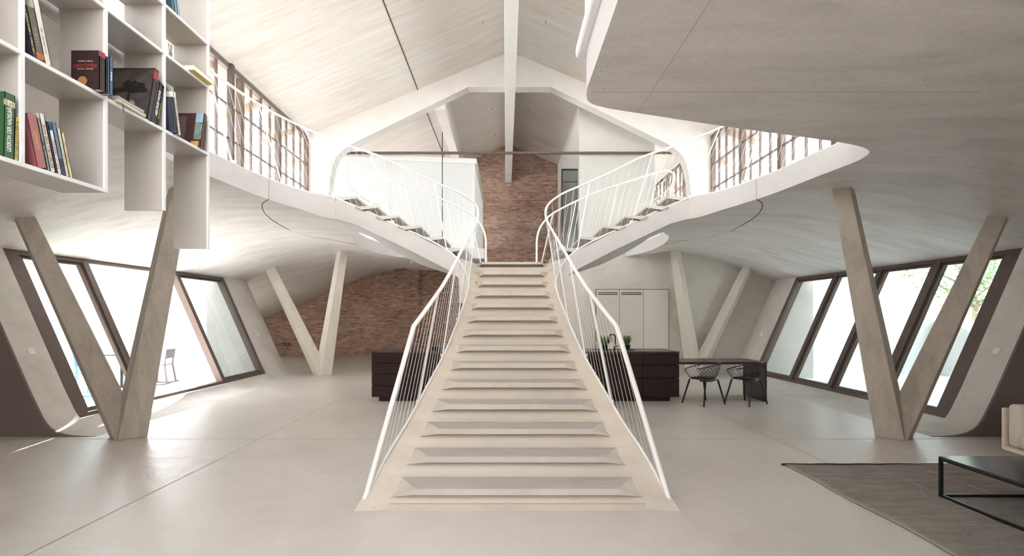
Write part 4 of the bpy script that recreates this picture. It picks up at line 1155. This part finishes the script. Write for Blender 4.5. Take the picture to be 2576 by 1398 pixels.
# ------------------------------------------------------------------ patio things
def tipton(label, loc, rz, col, hide=0):
    t = thing('patio_chair', label, 'chair', loc, (0, 0, rz), 'patio chairs')
    mt = plain('patio_chair_plastic', col, .5)
    # sled legs: front upright, rear upright, ground skid
    for x in (-.2, .2):
        MB().tube([(x*1.05, -.27, .03), (x*1.05, -.05, .012), (x*1.05, .12, .012), (x*1.05, .28, .04)], .015, 8).build('skid', mt, t, smooth=40)
        MB().bar((x*1.05, -.17, .02), (x*.85, -.13, .44), .035, .02, (0, 1, 0)).build('leg', mt, t)
        MB().bar((x*1.05, .22, .02), (x*.9, .16, .44), .035, .02, (0, 1, 0)).build('leg', mt, t)
        MB().bar((x*.9, .16, .44), (x*.95, .20, .78), .03, .02, (0, 1, 0)).build('back_post', mt, t)
    MB().box(-.21, .21, -.22, .19, .435, .455).build('seat', mt, t, bevel=.008)
    MB().hexa([(-.2, .17, .58), (.2, .17, .58), (.2, .19, .58), (-.2, .19, .58)], [(-.21, .2, .79), (.21, .2, .79), (.21, .22, .79), (-.21, .22, .79)]).build('backrest', mt, t, bevel=.006)
tipton('grey-brown plastic chair on the left patio seen through the open window', (-7.9, 10.6, .02), R(-78), (.16, .12, .13))
tipton('light blue plastic chair on the left patio behind the front column', (-8.1, 9.1, .02), R(100), (.16, .38, .72))
t = thing('patio_table', 'small dark round table on the left patio', 'table', (-8.45, 10.2, .02))
MB().lathe([(.33, .70), (.34, .71), (.34, .72), (.33, .725)], n=30).build('tabletop', M['black'], t)
MB().tube([(0, 0, 0), (0, 0, .71)], .025, 10).build('pedestal', M['black'], t)
MB().lathe([(.2, 0), (.2, .015), (.03, .02)], n=24).build('base', M['black'], t)
o = MB().lathe([(.035, 0), (.04, .09), (.036, .09), (.03, .01)], (-8.28, 10.12, .745), 14).build('cup', M['white']); tag(o, 'white cup on the patio table', 'cup')
def parapet_box(x, y, label):
    o = MB().box(x-.35, x+.35, y-.9, y+.9, 0.0, 1.42).build('roof_curb', M['frame_c'], bevel=.02); tag(o, label, 'box')
parapet_box(11.5, 11.5, 'pale box standing at the end of the right patio'); parapet_box(-12.6, 11.9, 'pale box standing at the end of the left patio')
def tree(x, y, h, w, label, seed, n=6500):
    rnd = random.Random(seed); t = thing('garden_tree', label, 'tree', (x, y, -.3), group='trees beyond the patios')
    m = MB(); m.tube([(0, 0, 0), (.1, 0, h*.45), (0, .1, h*.8)], [.14, .09, .03], 8)
    for i in range(14):
        a = rnd.uniform(0, 6.28); z0 = rnd.uniform(.3, .7)*h
        m.tube([(.05, .05, z0), (math.cos(a)*w*.35, math.sin(a)*w*.35, z0+h*.15), (math.cos(a)*w*.45, math.sin(a)*w*.45, z0+h*.24)], [.04, .02, .008], 5)
    m.build('trunk', M['bark'], t)
    m = MB()
    cl = [(rnd.uniform(-.4, .4)*w, rnd.uniform(-.4, .4)*w, h*rnd.uniform(.4, .98), rnd.uniform(.12, .24)*w) for _ in range(26)]
    for i in range(n):
        c = rnd.choice(cl); v = Vector([rnd.gauss(0, 1) for _ in range(3)]).normalized()*c[3]*rnd.uniform(.3, 1)
        p = Vector(c[:3])+v; a = Vector([rnd.gauss(0, 1) for _ in range(3)]).normalized(); b = a.orthogonal().normalized(); l = rnd.uniform(.03, .065)
        m.add([p-a*l, p+b*l*.5, p+a*l, p-b*l*.5], [(0, 1, 2, 3)])
    m.build('foliage', M['leaf'], t, recalc=False)
tree(14.6, 14.8, 4.6, 3.2, 'airy young tree beyond the right patio between the two right mullions', 1)
tree(15.0, 10.6, 4.3, 3.2, 'leafy tree beyond the right patio wall, nearest the camera', 2)
tree(-14.6, 11.6, 5.4, 3.4, 'pale leafy tree beyond the left patio', 3)

# ------------------------------------------------------------------ camera, light
cam = bpy.data.cameras.new('camera'); co = bpy.data.objects.new('camera', cam); C.objects.link(co)
co.location = (CAMX, 0, HC); co.rotation_euler = (R(90), 0, 0)
cam.sensor_width = 36; cam.lens = 36*1180/2576; cam.shift_x = 14/2576; cam.shift_y = 96/2576
cam.clip_start = .05; cam.clip_end = 300
SC.camera = co

w = bpy.data.worlds.new('world'); SC.world = w; w.use_nodes = True
nt = w.node_tree; bg = nt.nodes['Background']
tc = N(nt, 'ShaderNodeTexCoord'); sx = N(nt, 'ShaderNodeSeparateXYZ'); nt.links.new(tc.outputs['Generated'], sx.inputs[0])
nt.links.new(ramp(nt, sx.outputs['Z'], [(0, (1, .985, .96)), (.35, (.93, .96, 1)), (1, (.75, .86, 1))]), bg.inputs['Color'])
bg.inputs['Strength'].default_value = 5.2
su = bpy.data.lights.new('sun', 'SUN'); so = bpy.data.objects.new('sun', su); C.objects.link(so)
su.energy = 38; su.angle = R(.6); su.color = (1, .965, .92)
so.rotation_euler = Vector((.67, -1.2, -1)).to_track_quat('-Z', 'Y').to_euler(); so.location = (-20, 30, 20)
def portal_light(loc, rot, sx_, sy_):
    l = bpy.data.lights.new('daylight_portal', 'AREA'); l.shape = 'RECTANGLE'; l.size = sx_; l.size_y = sy_
    l.cycles.is_portal = True
    o = bpy.data.objects.new('daylight_portal', l); C.objects.link(o); o.location = loc; o.rotation_euler = rot
for s in (-1, 1):
    d = Vector((-s, 0, 0))
    portal_light((s*5.5, 5.4, 4.88), d.to_track_quat('-Z', 'Y').to_euler(), 2.6, 27)
    d = Vector((-s, 0, .44))
    portal_light((s*(wx(1.32)+.25), 9.05, 1.32), d.to_track_quat('-Z', 'Y').to_euler(), 2.7, 5.2)
portal_light((-10.68, 14.3, .53), Vector((1, 0, 0)).to_track_quat('-Z', 'Y').to_euler(), 1.0, 3)
portal_light((0, -4.05, 8.9), (0, 0, 0), 9.9, 7.2)
portal_light((0, -8.25, 5.0), Vector((0, 1, 0)).to_track_quat('-Z', 'Y').to_euler(), 10, 2.4)

SC.view_settings.view_transform = 'Standard'; SC.view_settings.look = 'None'; SC.view_settings.gamma = 1
SC.view_settings.use_curve_mapping = False
SC.view_settings.exposure = 0.8
cy = SC.cycles
cy.use_denoising = True
cy.max_bounces = 9; cy.diffuse_bounces = 6; cy.glossy_bounces = 4; cy.transmission_bounces = 6; cy.transparent_max_bounces = 12
cy.use_adaptive_sampling = True; cy.adaptive_threshold = .04
cy.caustics_reflective = False; cy.caustics_refractive = False
cy.sample_clamp_indirect = 8
